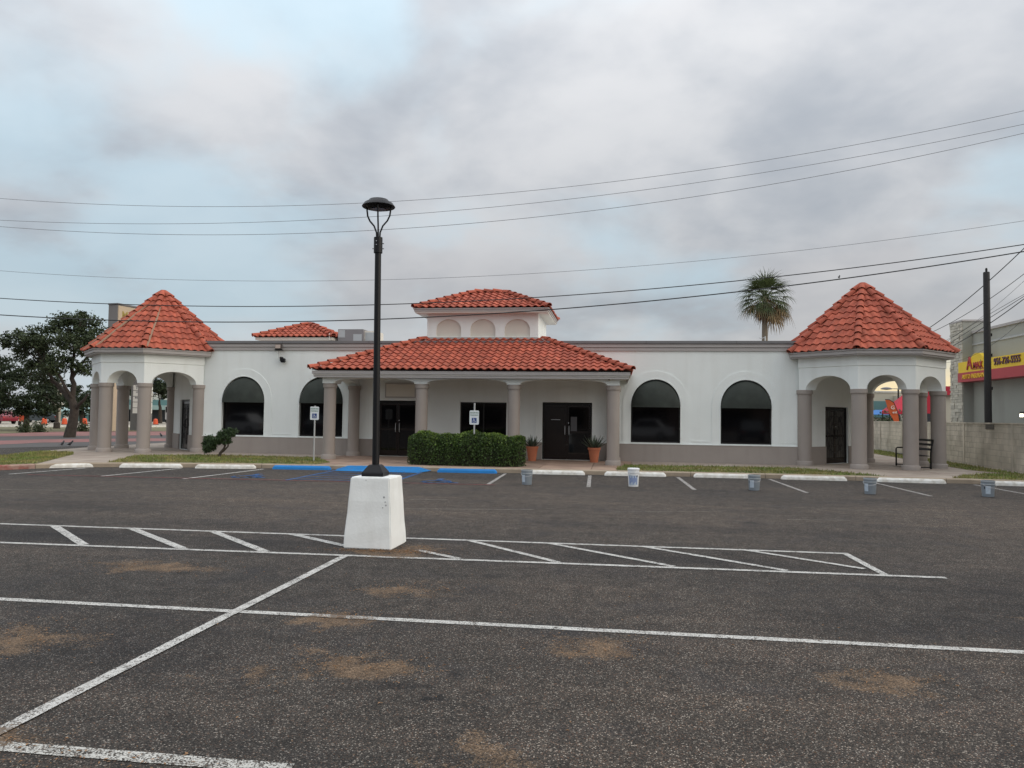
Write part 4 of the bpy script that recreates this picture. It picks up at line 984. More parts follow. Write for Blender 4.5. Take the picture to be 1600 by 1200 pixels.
def stop_mesh(n, mt):
    L2, pr = .90, [(-.085, 0), (-.075, .075), (-.045, .118), (.045, .118), (.075, .075), (.085, 0)]; v = []
    for x, s in ((-L2, 0), (-L2 + .07, 1), (L2 - .07, 1), (L2, 0)):
        for y, z in pr: v.append((x, y * (1 if s else .86), z * (1 if s else .45)))
    f = [(k * 6 + i, k * 6 + i + 1, k * 6 + 7 + i, k * 6 + 6 + i) for k in range(3) for i in range(5)] + [tuple(range(5, -1, -1)), tuple(range(18, 24))]
    return MB().add(v, f)
for x, y, c, lb in SL:
    o = stop_mesh('wheel_stop', M['whitepaint']).build('wheel_stop', M['whitepaint' if c == 'white' else 'bluepaint'], bevel=.01)
    o.location = (x, y, 0); dx = .9; o.rotation_euler = (0, 0, math.atan2(kerb_y(min(x + dx, 12.5)) - kerb_y(x - dx), 2 * dx)); tag(o, lb, 'wheel stop', 'wheel stops along the kerb')
    if 'scuffed' in lb:
        sc = MB().add([(-.25, -.0, .1195), (.1, .0, .1195), (.22, .035, .1195), (-.15, .03, .1195)], [(0, 1, 2, 3)]).build('scuff', M['lens'], o, world=False)

# ------------------------------------------------------------------ pails
def pail(loc, rz, white, label, lid):
    t = thing('pail', label, 'pail', loc, rz, 'pails standing in the stalls')
    h = .37 if not white else .44
    bm_, rm_ = (M['bucketwhite'], M['bucketwhite']) if white else (M['bucket'], M['bucketrim'])
    MB().lathe([(.118, 0), (.122, .004), (.140, h - .075), (.140, h), (.132, h), (.132, h - .06), (.116, .02), (.001, .015)], n=28, caps=False).build('body', bm_, t, smooth=True, world=False)
    MB().lathe([(.141, h - .095), (.151, h - .095), (.151, h - .075), (.141, h - .072)], n=28, caps=False).build('rim_band', rm_, t, smooth=True, world=False)
    MB().lathe([(.141, h - .03), (.147, h - .03), (.147, h + .002), (.133, h + .004)], n=28, caps=False).build('rim', rm_, t, smooth=True, world=False)
    if lid: MB().lathe([(.150, h - .035), (.152, h + .008), (.14, h + .018), (.13, h + .012), (.001, h + .012)], n=28, caps=False).build('lid', M['bucketwhite'], t, smooth=True, world=False)
    MB().tube([(-.149 * math.cos(k * math.pi / 12), -.02 - .155 * math.sin(k * math.pi / 12), h - .085 - .012 * math.sin(k * math.pi / 12) * 6) for k in range(13)], .003, 5).build('handle', M['steel'], t, world=False)
    def patch(a0, a1, z0, z1, mt, nm, off=.0015):
        v = []; n = 8
        for k in range(n + 1):
            a = a0 + (a1 - a0) * k / n
            for z in (z0, z1): r = .122 + .018 * z / (h - .075) + off; v.append((r * math.cos(a), r * math.sin(a), z))
        MB().add(v, [(2 * k, 2 * k + 2, 2 * k + 3, 2 * k + 1) for k in range(n)]).build(nm, mt, t, world=False)
    if white:
        patch(R(-150), R(-45), .04, .29, M['label'], 'label')
        for k in range(7):
            patch(R(-143 + k * 13), R(-135 + k * 13), .06 + .03 * (k % 3), .27 - .05 * (k % 2), M['labelblue'], 'print', .003)
        patch(R(-66), R(-50), .255, .28, M['labeldark'], 'print', .0035)
    else:
        patch(R(-150), R(-105), .07, .25, M['label'], 'label'); patch(R(-163), R(-152), .18, .235, M['labeldark'], 'print')
    return t
for (x, y), rz, w, lb, ld in [((-2.25, 18.95), 0, 0, 'grey pail with pale label, leftmost of the pails', 0), ((.40, 19.2), .1, 1, 'tall white lidded pail with blue printed label', 1), ((3.29, 19.05), 0.05, 0, 'grey pail between the white pail and the pavilion pails', 0),
                          ((5.90, 18.88), -.35, 0, 'grey pail standing in front of the right pavilion door', 0), ((8.54, 19.02), .25, 0, 'grey pail nearest the block wall, rightmost of the pails', 0)]:
    pail((x, y, .003), rz, w, lb, ld)

# ------------------------------------------------------------------ parking signs
def parking_sign(loc, ztop, zs0, zs1, label):
    t = thing('parking_sign', label, 'sign', loc, 0, 'disabled parking signs')
    MB().tube([(0, .02, -.02), (0, .02, ztop)], .026, 10).build('post', M['galv'], t, smooth=True, world=False)
    w = .152; pn = MB(); c = .025
    poly = [(-w + c, zs0), (w - c, zs0), (w, zs0 + c), (w, zs1 - c), (w - c, zs1), (-w + c, zs1), (-w, zs1 - c), (-w, zs0 + c)]
    n = 8; pn.add([(x, -.012, z) for x, z in poly] + [(x, -.009, z) for x, z in poly], [tuple(range(n)), tuple(range(2 * n - 1, n - 1, -1))] + [(i, i + n, (i + 1) % n + n, (i + 1) % n) for i in range(n)])
    p = pn.build('panel', M['signwhite'], t, world=False)
    hgt = zs1 - zs0
    for body, f in (('RESERVED', .83), ('PARKING', .66)):
        text_mesh('lettering', body, .062, M['signgreen'], p, Matrix.Translation((0, -.0135, zs0 + hgt * f)) @ FRONT, .0008)
    b = .078; zc = zs0 + hgt * .30
    bl = MB().box(-b, b, -.0150, -.0128, zc - b, zc + b).build('blue_field', M['signblue'], p, world=False)
    mb = MB(); pictogram(mb, lambda s, q: (-.07 + .14 * s, -.0162, zc - .07 + .14 * q)); mb.build('wheelchair_symbol', M['signwhite'], bl, world=False)
parking_sign((-9.99, 24.0, .13), 1.84, 1.37, 1.81, 'reserved disabled parking sign on the grass left of the porch')
parking_sign((-4.52, 23.65, .12), 2.0, 1.31, 1.76, 'reserved disabled parking sign rising out of the clipped hedge')

# ------------------------------------------------------------------ planting by the building
def hedge():
    t = thing('hedge', 'long clipped dark green box hedge before the porch', 'hedge', (-4.83, 24.0, .12))
    L2, W2, Hh = 1.92, .62, .98; g = np.random.default_rng(11)
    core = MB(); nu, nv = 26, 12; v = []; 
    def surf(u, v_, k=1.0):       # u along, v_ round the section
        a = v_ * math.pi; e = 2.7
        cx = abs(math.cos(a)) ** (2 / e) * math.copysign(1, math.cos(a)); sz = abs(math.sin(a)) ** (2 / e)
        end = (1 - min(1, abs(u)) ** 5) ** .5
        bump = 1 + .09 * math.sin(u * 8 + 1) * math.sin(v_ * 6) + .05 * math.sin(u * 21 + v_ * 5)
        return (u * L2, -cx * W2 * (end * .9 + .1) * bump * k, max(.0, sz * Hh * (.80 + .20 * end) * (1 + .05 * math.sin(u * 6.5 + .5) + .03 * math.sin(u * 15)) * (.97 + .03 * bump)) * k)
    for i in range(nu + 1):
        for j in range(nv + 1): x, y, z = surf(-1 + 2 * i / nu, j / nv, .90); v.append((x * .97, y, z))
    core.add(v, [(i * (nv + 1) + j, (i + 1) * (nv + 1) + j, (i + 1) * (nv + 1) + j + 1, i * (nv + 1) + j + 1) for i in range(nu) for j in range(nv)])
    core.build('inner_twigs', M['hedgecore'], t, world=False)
    pts = []
    for k in range(17000):
        u = g.uniform(-1, 1); w_ = g.uniform(0, 1) ; d = 1 - abs(g.normal(0, .06)) + .05
        pts.append(surf(u, w_, d))
    mb = MB(); leaf_cloud(mb, pts, .062, 5, .6)
    mb.build('foliage', M['hedge'], t, world=False, angle=1)
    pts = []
    for k in range(5200):                                      # shoots along top and ends, light from above put into their paler colour
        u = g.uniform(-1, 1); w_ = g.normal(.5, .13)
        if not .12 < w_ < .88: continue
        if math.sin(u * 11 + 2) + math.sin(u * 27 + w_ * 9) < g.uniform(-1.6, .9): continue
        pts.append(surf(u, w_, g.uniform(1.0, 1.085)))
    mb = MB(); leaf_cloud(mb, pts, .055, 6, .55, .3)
    mb.build('top_lit_shoots', mat('top lit hedge shoots', (0.135, 0.205, 0.036), 0.5, 0.2, 3, island=0.45, trans=0.25, spec=0.35), t, world=False, angle=1)
hedge()
def branchy(mb, p, d, L_, r, depth, ends, g, spread=.7, up=.25, seg=4):
    p = Vector(p); d = Vector(d).normalized(); path = [p.copy()]; rad = [r]
    for k in range(seg):
        d = (d + Vector(g.normal(0, .16, 3)) + Vector((0, 0, up * .15))).normalized(); p = p + d * (L_ / seg); path.append(p.copy()); rad.append(r * (1 - .45 * (k + 1) / seg))
    mb.tube(path, rad, 7 if depth > 1 else 5)
    ends.append((path[-1], depth)); 
    if depth <= 1: ends.append((path[-2], depth))
    if depth > 0:
        for k in range(3 if depth > 1 else 3):
            q = path[-1] if k < 2 else path[-2]
            dd = (d + Vector(g.normal(0, spread, 3)) + Vector((0, 0, up))).normalized()
            branchy(mb, q, dd, L_ * g.uniform(.6, .82), rad[-1] * .8, depth - 1, ends, g, spread, up, seg)
def shrub():
    t = thing('shrub', 'small pruned shrub with a crooked trunk on the grass strip', 'shrub', (-14.05, 25.3, .13)); g = np.random.default_rng(3)
    mb = MB(); ends = []
    mb.tube([(0, 0, -.03), (.03, 0, .12), (.16, 0, .28), (.22, .02, .46)], [.06, .052, .042, .03], 8)
    mb.tube([(.03, 0, .12), (.14, .03, .20), (.30, .02, .36), (.34, 0, .52)], [.04, .032, .026, .02], 7)
    mb.tube([(.20, .0, .40), (.0, 0, .55), (-.25, .02, .55)], [.03, .024, .015], 6)
    mb.build('trunk', M['bark'], t, world=False, smooth=True)
    pts = []
    for c, s_, n in (((-.36, 0, .48), (.25, .25, .22), 26), ((-.10, 0, .60), (.20, .24, .18), 17), ((.14, 0, .72), (.20, .22, .18), 17), ((.36, 0, .86), (.22, .18, .08), 10), ((-.42, -.05, .28), (.15, .2, .10), 8), ((.26, 0, .56), (.13, .15, .10), 5), ((.54, 0, .91), (.14, .12, .05), 4)):
        for k in range(n):
            d = g.normal(size=3); d /= np.linalg.norm(d); cc = np.array(c) + d * np.array(s_) * g.uniform(.6, 1.08)
            pts.append(cc + g.normal(size=(70, 3)) * .042)
    pts = np.concatenate(pts); pts[:, 2] = np.maximum(pts[:, 2], .05)
    mb = MB(); leaf_cloud(mb, pts, .085, 8, .38); mb.build('foliage', M['shrub'], t, world=False, angle=1)
shrub()
def potted(loc, label, seed, n, ln):
    t = thing('potted_agave', label, 'potted plant', loc, 0, 'terracotta pots flanking the right porch door'); g = np.random.default_rng(seed)
    MB().lathe([(.135, 0), (.20, .44), (.225, .445), (.228, .52), (.20, .52), (.185, .46), (.001, .45)], n=26, caps=False).build('pot', M['pot'], t, smooth=True, world=False)
    MB().lathe([(.001, .462), (.19, .455)], n=20, caps=False).build('soil', M['bark'], t, world=False)
    for k in range(n):
        a = k * 2.4 + g.uniform(-.3, .3); e = R(78) - R(62) * (k / n) ** .8; L_ = ln * g.uniform(.75, 1.1) * (.8 + .25 * (k / n)); mb = MB(); v = []
        d = Vector((math.cos(a), math.sin(a), 0)); s = Vector((-math.sin(a), math.cos(a), 0)); p = Vector((0, 0, .46)) + d * .03
        for i in range(6):
            q = i / 5; w = .045 * (1 - q) ** .7 * (.7 + 1.2 * q * (1 - q)) + .0015; ee = e + R(14) * q
            v += [p - s * w + Vector((0, 0, w * .5)), p - Vector((0, 0, w * .25)), p + s * w + Vector((0, 0, w * .5))]
            p = p + (d * math.cos(ee) + Vector((0, 0, math.sin(ee)))) * (L_ / 5)
        mb.add(v, [(i * 3 + j, i * 3 + j + 1, i * 3 + 4 + j, i * 3 + 3 + j) for i in range(5) for j in range(2)]).build('leaf', M['agave'], t, world=False)
potted((-3.03, 27.0, .123), 'agave in a terracotta pot left of the right porch door', 1, 24, .58)
potted((-.82, 26.95, .123), 'fuller agave in a terracotta pot right of the porch door', 2, 32, .66)

# ------------------------------------------------------------------ bench, floodlight, cameras
t = thing('bench', 'black metal bench between the right pavilion columns', 'bench', (10.22, 28.15, .123))
for y in (-.85, .85):
    MB().tube([(-.26, y, 0), (-.26, y, .62), (-.22, y, .66), (.2, y, .66)], .026, 6).tube([(.26, y, 0), (.26, y, .55), (.33, y, .98)], .026, 6).tube([(-.26, y, .06), (.26, y, .06)], .02, 6).build('end_frame', M['black'], t, world=False)
for k in range(6): MB().box(-.25 + k * .085, -.19 + k * .085, -.85, .85, .43, .45).build('seat_slat', M['black'], t, world=False)
for z in (.62, .78, .93): MB().box(.265 + (z - .55) * .16, .29 + (z - .55) * .16, -.85, .85, z, z + .075).build('back_slat', M['black'], t, world=False)
t = thing('floodlight', 'brown floodlight hanging on a stem from the left parapet', 'floodlight', (-13.08, 27.80, 4.19))
MB().box(-.13, .13, -.14, .02, .0, .20).build('housing', mat('bronze light housing', (.07, .06, .055), .5), t, world=False, bevel=.02)
MB().box(-.105, .105, -.148, -.14, .03, .17).build('lens', mat('dusty lens', (.50, .41, .36), .5), t, world=False)
MB().tube([(0, -.04, 0), (.0, -.04, -.12), (.02, -.03, -.36)], .022, 8).build('stem', M['galv'], t, world=False); MB().box(-.15, .15, -.10, .02, -.06, -.005).build('bracket', M['bronze'], t, world=False)
t = thing('motion_sensor', 'small black box sensor under the floodlight stem', 'sensor', (-13.0, 27.86, 3.80))
MB().box(-.02, .14, -.08, .06, -.12, .04).build('case', M['black'], t, world=False, bevel=.015); MB().box(-.06, .0, -.04, .14, -.06, .10).build('mount', M['black'], t, world=False)
t = thing('security_camera', 'tiny white camera on the right end of the porch beam', 'camera', (-.30, 25.385, 2.97))
MB().lathe([(.05, 0), (.05, .03), (.035, .07), (.001, .085)], n=14, caps=False, mx=Matrix.Rotation(math.pi / 2, 4, 'X')).build('dome', M['panelwhite'], t, world=False)
MB().lathe([(.001, .088), (.022, .082)], n=10, caps=False, mx=Matrix.Rotation(math.pi / 2, 4, 'X')).build('lens', M['black'], t, world=False)

# rooftop unit
t = thing('rooftop_unit', 'grey air conditioning unit standing on the flat roof', 'air conditioner', (-12.0, 33.4, 4.0))
MB().box(-.72, .48, -.4, .9, 0, 1.58).build('cabinet', M['hvac'], t, world=False, bevel=.01); MB().box(.48, 1.02, -.2, .9, 0, 1.52).build('fan_section', M['niche'], t, world=False)
MB().box(.52, .98, -.21, -.2, .8, 1.45).build('grille', M['hvaclight'], t, world=False); MB().box(.02, .42, -.41, -.4, .85, 1.35).build('access_panel', M['hvaclight'], t, world=False); MB().box(-.70, -.38, -.41, -.4, 1.2, 1.54).build('vent', M['hvaclight'], t, world=False)
t = thing('roof_antenna', 'thin roof vent pipe with a small arm left of the palm', 'antenna', (7.45, 40.0, 4.0))
MB().tube([(0, 0, 0), (0, 0, 1.98)], .035, 6).tube([(0, 0, 1.93), (-.22, 0, 1.86), (-.3, 0, 1.92)], .02, 5).build('pipe', M['galv'], t, world=False)

# ------------------------------------------------------------------ block wall, poles, neighbour
WA, WB = Vector((12.42, 22.4)), Vector((14.75, 48.0)); WH = 1.66
t = thing('block_wall', 'weathered grey concrete block wall along the right boundary', 'wall', (WA.x, WA.y, 0))
wd = (WB - WA); wl = wd.length; wd = wd / wl; wn = Vector((-wd.y, wd.x))        # towards the lot
def WP(s, d, z): return (WA.x + wd.x * s + wn.x * d, WA.y + wd.y * s + wn.y * d, z)
def wbox(mb, s0, s1, d0, d1, z0, z1):
    mb.add([WP(s, d, z) for z in (z0, z1) for d in (d0, d1) for s in (s0, s1)], [(0, 2, 3, 1), (4, 5, 7, 6), (0, 1, 5, 4), (2, 6, 7, 3), (0, 4, 6, 2), (1, 3, 7, 5)])
top = lambda s: WH + .10 * min(1, s / 9)
mb = MB(); wbox(mb, 0, wl, -.18, -.008, -.02, WH - .02); mb.build('mortar_core', M['blockjoint'], t)
blk = MB(); r = 0; z = -.02
while z < WH - .03:
    s = -(.2 if r % 2 else 0)
    while s < wl:
        g_ = .004 if s < 8 else .007
        wbox(blk, max(0, s) + g_, min(wl, s + .4) - g_, -.1, .0 + random.uniform(-.003, .003), z + g_, min(z + .2, WH + .02) - g_); s += .4
    z += .2; r += 1
o = blk.build('block_courses', M['block'], t); o['kind'] = 'stuff'
cp = MB(); wbox(cp, 0, wl, -.20, .02, WH + .016, WH + .06); cp.build('cap_course', M['block'], t)
for s in (4.4, 8.9, 13.2, 17.6, 22): pl = MB(); wbox(pl, s, s + .12, -.02, .022, -.02, WH + .01); pl.build('pilaster', M['block'], t)
sq = MB(); wbox(sq, 6.0, 6.75, -.02, .014, WH - .17, WH - .0); sq.build('patched_block', mat('dark patch block', (.10, .09, .075), .9, .2, 4), t)

up_ = thing('utility_pole', 'straight black utility pole standing behind the block wall', 'utility pole', (14.32, 31.8, 0))
MB().lathe([(.135, 0), (.115, 7.62), (.10, 7.64)], n=14).build('shaft', M['creosote'], up_, smooth=True, world=False)
MB().lathe([(.04, 7.62), (.045, 7.75), (.03, 7.80)], n=8).build('top_pin', M['black'], up_, world=False)
for z in (3.0, 4.3, 5.1): MB().box(.10, .17, -.03, .03, z, z + .12).build('bracket', M['black'], up_, world=False)

XN = Vector((1, 0, 0))
def side_y(px, x): return at_plane(px, 580, (x, 0, 0), XN).y
PY0, PY1 = side_y(1504, 16.52), side_y(1485, 16.52); PZ = at_plane(1487, 506.5, (16.52, 0, 0), XN).z
WZ = at_plane(1590, 505, (17.0, 0, 0), XN).z; WE = PY0 + .5
nb = thing('neighbour_shop', 'grey green rendered shop beyond the block wall with a stone faced pier', 'building', (22, 34, 0))
MB().box(17.0, 27, 12, WE, 0, WZ).build('wall', M['neighbour'], nb); MB().box(16.93, 27.1, 11.9, WE + .05, WZ, WZ + .12).build('parapet_cap', M['trim'], nb)
MB().box(16.55, 17.6, PY0, PY1, 0, PZ).build('pier', M['neighbour'], nb); MB().box(16.50, 17.65, PY0 - .05, PY1 + .05, PZ, PZ + .08).build('pier_cap', M['trim'], nb)
MB().box(16.96, 16.999, 12, PY0 - .01, WZ - .58, WZ - .50).build('conduit', M['galv'], nb)
for k in range(5): MB().box(16.985, 16.9995, 14 + k * 5.1, 14.03 + k * 5.1, 0, WZ - .6).build('control_joint', M['trimdark'], nb)
st = MB(); z = 0.0
while z < PZ - .02:
    y = PY0 + .01; hgt = random.uniform(.10, .17)
    while y < PY1 - .03:
        w = random.uniform(.18, .45); e = min(y + w, PY1 - .01); st.box(16.55 - random.uniform(.02, .07), 16.56, y + .006, e - .006, z + .006, min(z + hgt, PZ - .01) - .006); y += w
    z += hgt
o = st.build('ledge_stones', M['stone'], nb); o['kind'] = 'stuff'
ss = thing('shop_sign', 'yellow and red insurance sign band on the neighbouring shop', 'sign', (16.5, 34, 3.7))
SE = side_y(1497, 16.37); Z1 = at_plane(1500, 566.5, (16.37, 0, 0), XN).z; Z2 = at_plane(1500, 583, (16.37, 0, 0), XN).z; Z3 = at_plane(1500, 597.5, (16.37, 0, 0), XN).z
MB().box(16.38, 16.99, 13, SE, Z2 + .003, Z1).build('yellow_panel', M['yellow'], ss); MB().box(16.36, 16.99, 13, SE + .02, Z3, Z2).build('red_panel', M['red'], ss)
CY = side_y(1526, 16.385); n_ = 13; arc = [(CY + .62 * math.cos(math.pi * k / 12), Z1 - .03 + .36 * math.sin(math.pi * k / 12)) for k in range(13)]
MB().add([(16.385, *p) for p in arc] + [(16.60, *p) for p in arc], [tuple(range(13)), tuple(range(25, 12, -1))] + [(i, i + 13, (i + 1) % 13 + 13, (i + 1) % 13) for i in range(13)]).build('yellow_crown', M['yellow'], ss)
for k in range(6): MB().box(16.366, 16.378, 14 + k * 4.6, 14.02 + k * 4.6, Z3, Z1).build('panel_joint', M['trimdark'], ss)
SIDE = Matrix.Rotation(-math.pi / 2, 4, 'Z') @ FRONT          # text on a wall that faces -X
text_mesh('lettering', 'A', .86, M['redtext'], ss, Matrix.Translation((16.37, at_plane(1515, 580, (16.37, 0, 0), Vector((1, 0, 0))).y, (Z1 + Z2) / 2 + .12)) @ SIDE, .03, world=True)
text_mesh('lettering', 'MAX', .42, M['redtext'], ss, Matrix.Translation((16.37, at_plane(1528, 580, (16.37, 0, 0), Vector((1, 0, 0))).y, (Z1 + Z2) / 2)) @ SIDE, .03, world=True)
MB().box(16.36, 16.379, side_y(1540, 16.37), side_y(1520, 16.37), Z2 + .08, Z2 + .11).build('underline', M['redtext'], ss)
text_mesh('lettering', '956-726-5555', .43, M['bluetext'], ss, Matrix.Translation((16.37, at_plane(1573.5, 570, (16.37, 0, 0), Vector((1, 0, 0))).y, (Z1 + Z2) / 2 + .03)) @ SIDE, .03, world=True, xs=.92)
text_mesh('lettering', 'AUTO INSURANCE', .30, M['yellowtext'], ss, Matrix.Translation((16.352, at_plane(1524, 590, (16.37, 0, 0), Vector((1, 0, 0))).y, (Z2 + Z3) / 2)) @ SIDE, .02, world=True, xs=1.02)
wlt = thing('wall_light', 'lit wall pack lamp on the neighbouring shop', 'wall light', (16.98, side_y(1597, 16.85), 1.98))
MB().box(-.16, .02, -.16, .16, .0, .22).build('housing', M['bronze'], wlt, world=False); MB().box(-.19, -.161, -.12, .12, .0, .13).build('lens', M['lit'], wlt, world=False)

# poles that carry the overhead wires stand outside the picture
FP = (14.0, 24.0); LP = (-27.0, 24.0)
for (x, y), lb in ((FP, 'brown utility pole at the right front corner of the lot'), (LP, 'brown utility pole beside the road left of the lot')):
    q = thing('utility_pole', lb, 'utility pole', (x, y, 0)); MB().lathe([(.16, 0), (.12, 12.6)], n=12).build('shaft', M['polewood'], q, smooth=True, world=False)
    MB().box(-.06, .06, -1.1, 1.1, 11.6, 11.75).build('crossarm', M['polewood'], q, world=False)
q = thing('utility_pole', 'brown utility pole far behind the right pavilion', 'utility pole', (15.9, 56, 0)); MB().lathe([(.15, 0), (.12, 9)], n=12).build('shaft', M['polewood'], q, smooth=True, world=False)
wires = [((0, 310), (550, 318), (1600, 173), .007, 'wirelight', 'topmost overhead wire crossing the sky'), ((0, 344), (550, 340.5), (1600, 194), .007, 'wirelight', 'second overhead wire from the top'), ((0, 354), (560, 361), (1600, 208), .0075, 'wirelight', 'third overhead wire from the top'),
         ((0, 423), (560, 438), (1600, 345), .006, 'wirelight', 'single thin wire between the upper and lower wire groups'), ((0, 466), (800, 467), (1600, 382), .014, 'wire', 'upper of the two thick black cables above the roofs'), ((0, 492), (800, 488), (1600, 393), .017, 'wire', 'lowest thick black cable crossing before the roofs')]
for a, b, c, r, mt, lb in wires:
    P = [at_y(*p, 24.0) for p in (a, b, c)]; co = np.polyfit([p.x for p in P], [p.z for p in P], 2)
    xs = np.linspace(LP[0], FP[0], 60); mb = MB().tube([(x, 24.0, float(np.polyval(co, x))) for x in xs], r, 6)
    tag(mb.build('overhead_wire', M[mt], smooth=True), lb, 'wire', 'overhead wires across the lot')
SP, SN = Vector((FP[0], FP[1], 0)), Vector((.9978, -.0662 * .9, 0)).normalized()
side = [([(1451, 513), (1536, 447), (1596, 392)], .018, 'wire', 'steep thick black cable crossing behind the utility pole'), ([(1456, 519), (1536, 474), (1600, 428)], .012, 'wire', 'second cable down behind the utility pole'),
        ([(1470, 536), (1541, 490), (1600, 439)], .006, 'wire', 'thin cable crossing the stone pier top'), ([(1470, 540), (1541, 494), (1600, 460)], .008, 'wire', 'cable just above the doubled cables by the pole'),
        ([(1480, 539), (1541, 500), (1600, 463)], .011, 'wire', 'upper of the doubled cables by the pole'), ([(1480, 545), (1541, 509), (1600, 467)], .016, 'wire', 'lower of the doubled cables by the pole'), ([(1470, 567), (1540, 545), (1600, 498)], .006, 'wire', 'lowest thin cable before the insurance sign')]
for pts, r, mt, lb in side:
    P = [at_plane(*p, SP, SN) for p in pts]; co = np.polyfit([p.y for p in P], [p.z for p in P], 2)
    ys = np.linspace(24.1, 56, 40); z0 = float(np.polyval(co, P[0].y)); sl = float(np.polyval(np.polyder(co), P[0].y))
    path = []
    for y in ys:
        z = float(np.polyval(co, y)) if y < P[0].y else z0 + sl * (y - P[0].y) * .5 + .006 * (y - P[0].y) ** 2
        x = FP[0] + (y - FP[1]) * (-SN.y / SN.x); path.append((x, y, max(z, 3.2)))
    tag(MB().tube(path, r, 6).build('overhead_wire', M[mt], smooth=True), lb, 'wire', 'overhead wires along the block wall')
def bird(loc, rz, label, s=1.0, group='black birds'):
    t = thing('bird', label, 'bird', loc, rz, group)
    v = []; prof = [(-.15, .002, .06), (-.09, .02, .065), (-.04, .05, .08), (.02, .062, .10), (.07, .05, .13), (.10, .036, .16), (.12, .038, .185), (.145, .03, .19), (.155, .012, .187), (.185, .002, .18)]
    n = 8
    for x, r, z in prof:
        for k in range(n): a = 6.283 * k / n; v.append((x * s, r * math.cos(a) * s * .85, (z + r * math.sin(a)) * s))
    MB().add(v, [(i * n + k, i * n + (k + 1) % n, (i + 1) * n + (k + 1) % n, (i + 1) * n + k) for i in range(len(prof) - 1) for k in range(n)]).build('body', M['bird'], t, smooth=True, world=False)
    MB().add([(-.08 * s, -.02 * s, .075 * s), (-.08 * s, .02 * s, .075 * s), (-.30 * s, .035 * s, .05 * s), (-.30 * s, -.035 * s, .05 * s)], [(0, 1, 2, 3)]).build('tail', M['bird'], t, world=False)
    for y in (-.02, .02): MB().tube([(.0, y * s, .08 * s), (.01 * s, y * s, 0)], .006 * s, 5).build('leg', M['bird'], t, world=False)
bird((*on_ground(97, 696.5)[:2], .006), R(100), 'black bird on the side road, left of the pair', 1.1); bird((*on_ground(109, 696.8)[:2], .006), R(80), 'black bird on the side road, right of the pair', 1.15)
bird((*on_ground(252, 683)[:2], .012), R(150), 'black bird on the brick paving seen through the left pavilion', 1.2)
pw = at_y(1311, 437, 24.0); co = np.polyfit([at_y(*p, 24.0).x for p in ((0, 492), (800, 488), (1600, 393))], [at_y(*p, 24.0).z for p in ((0, 492), (800, 488), (1600, 393))], 2)
bird((pw.x, 24.0, float(np.polyval(co, pw.x)) + .016), R(60), 'small bird perched on the lowest thick cable', .55)

# ------------------------------------------------------------------ palm
def palm():
    b = at_y(1195, 533, 46); t = thing('palm_tree', 'tall fan palm with a dry frond skirt behind the building', 'palm tree', (b.x, 46, 0)); g = np.random.default_rng(21); H = 9.0
    MB().lathe([(.30, 0), (.24, .5), (.19, 3), (.165, 7.4), (.2, 8.3), (.16, H)], n=14).build('trunk', M['palmtrunk'], t, smooth=True, world=False)
    def frond(mb, az, el, Lp, R_, droop, n=13):
        d = Vector((math.cos(az) * math.cos(el), math.sin(az) * math.cos(el), math.sin(el))); p0 = Vector((0, 0, H - .1)); p1 = p0 + d * Lp + Vector((0, 0, -.10 * Lp))
        mb.tube([p0, (p0 + p1) / 2 + Vector((0, 0, .03)), p1], [.028, .02, .014], 4)
        d2 = (p1 - p0).normalized(); s = d2.cross(Vector((0, 0, 1)))
        s = s.normalized() if s.length > .01 else Vector((1, 0, 0)); u = s.cross(d2)
        for k in range(n):
            a = R(-78) + R(156) * k / (n - 1); q = (d2 * math.cos(a) + s * math.sin(a)).normalized(); w = .055; p = p1.copy(); v = []; side_ = (u.cross(q)).normalized() * w; dd = q.copy()
            L_ = R_ * g.uniform(.82, 1.08) * (.72 + .28 * math.cos(a))
            for i in range(5):
                e = i / 4; v += [p - side_ * (1 - e * .9) * (.5 + 1.2 * e * (1 - e)), p + side_ * (1 - e * .9) * (.5 + 1.2 * e * (1 - e))]
                dd = (dd + Vector((0, 0, -droop * (.15 + e)))).normalized(); p = p + dd * (L_ / 4)
            mb.add(v, [(2 * i, 2 * i + 1, 2 * i + 3, 2 * i + 2) for i in range(4)])
    for k in range(58):
        el = R(82) - R(115) * (k / 57) ** .9; mb = MB(); frond(mb, k * 2.4 + g.uniform(-.3, .3), el, g.uniform(.8, 1.05), g.uniform(.95, 1.15), .34 + .40 * (k / 57)); mb.build('frond', M['palm'], t, world=False, angle=1)
    for k in range(24):
        az = g.uniform(-1.3, 1.0) if k < 14 else g.uniform(0, 6.28)
        mb = MB(); frond(mb, az, R(-5) - R(45) * g.uniform(), g.uniform(.85, 1.3), g.uniform(.9, 1.3), .85, 10); mb.build('dry_frond', M['palmdry'], t, world=False, angle=1)
    for k in range(26):
        mb = MB(); frond(mb, k * 2.4, R(-62) - R(24) * g.uniform(), g.uniform(.45, .85), g.uniform(.7, 1.05), .5, 8); mb.build('dead_frond', M['palmdead'], t, world=False, angle=1)
palm()

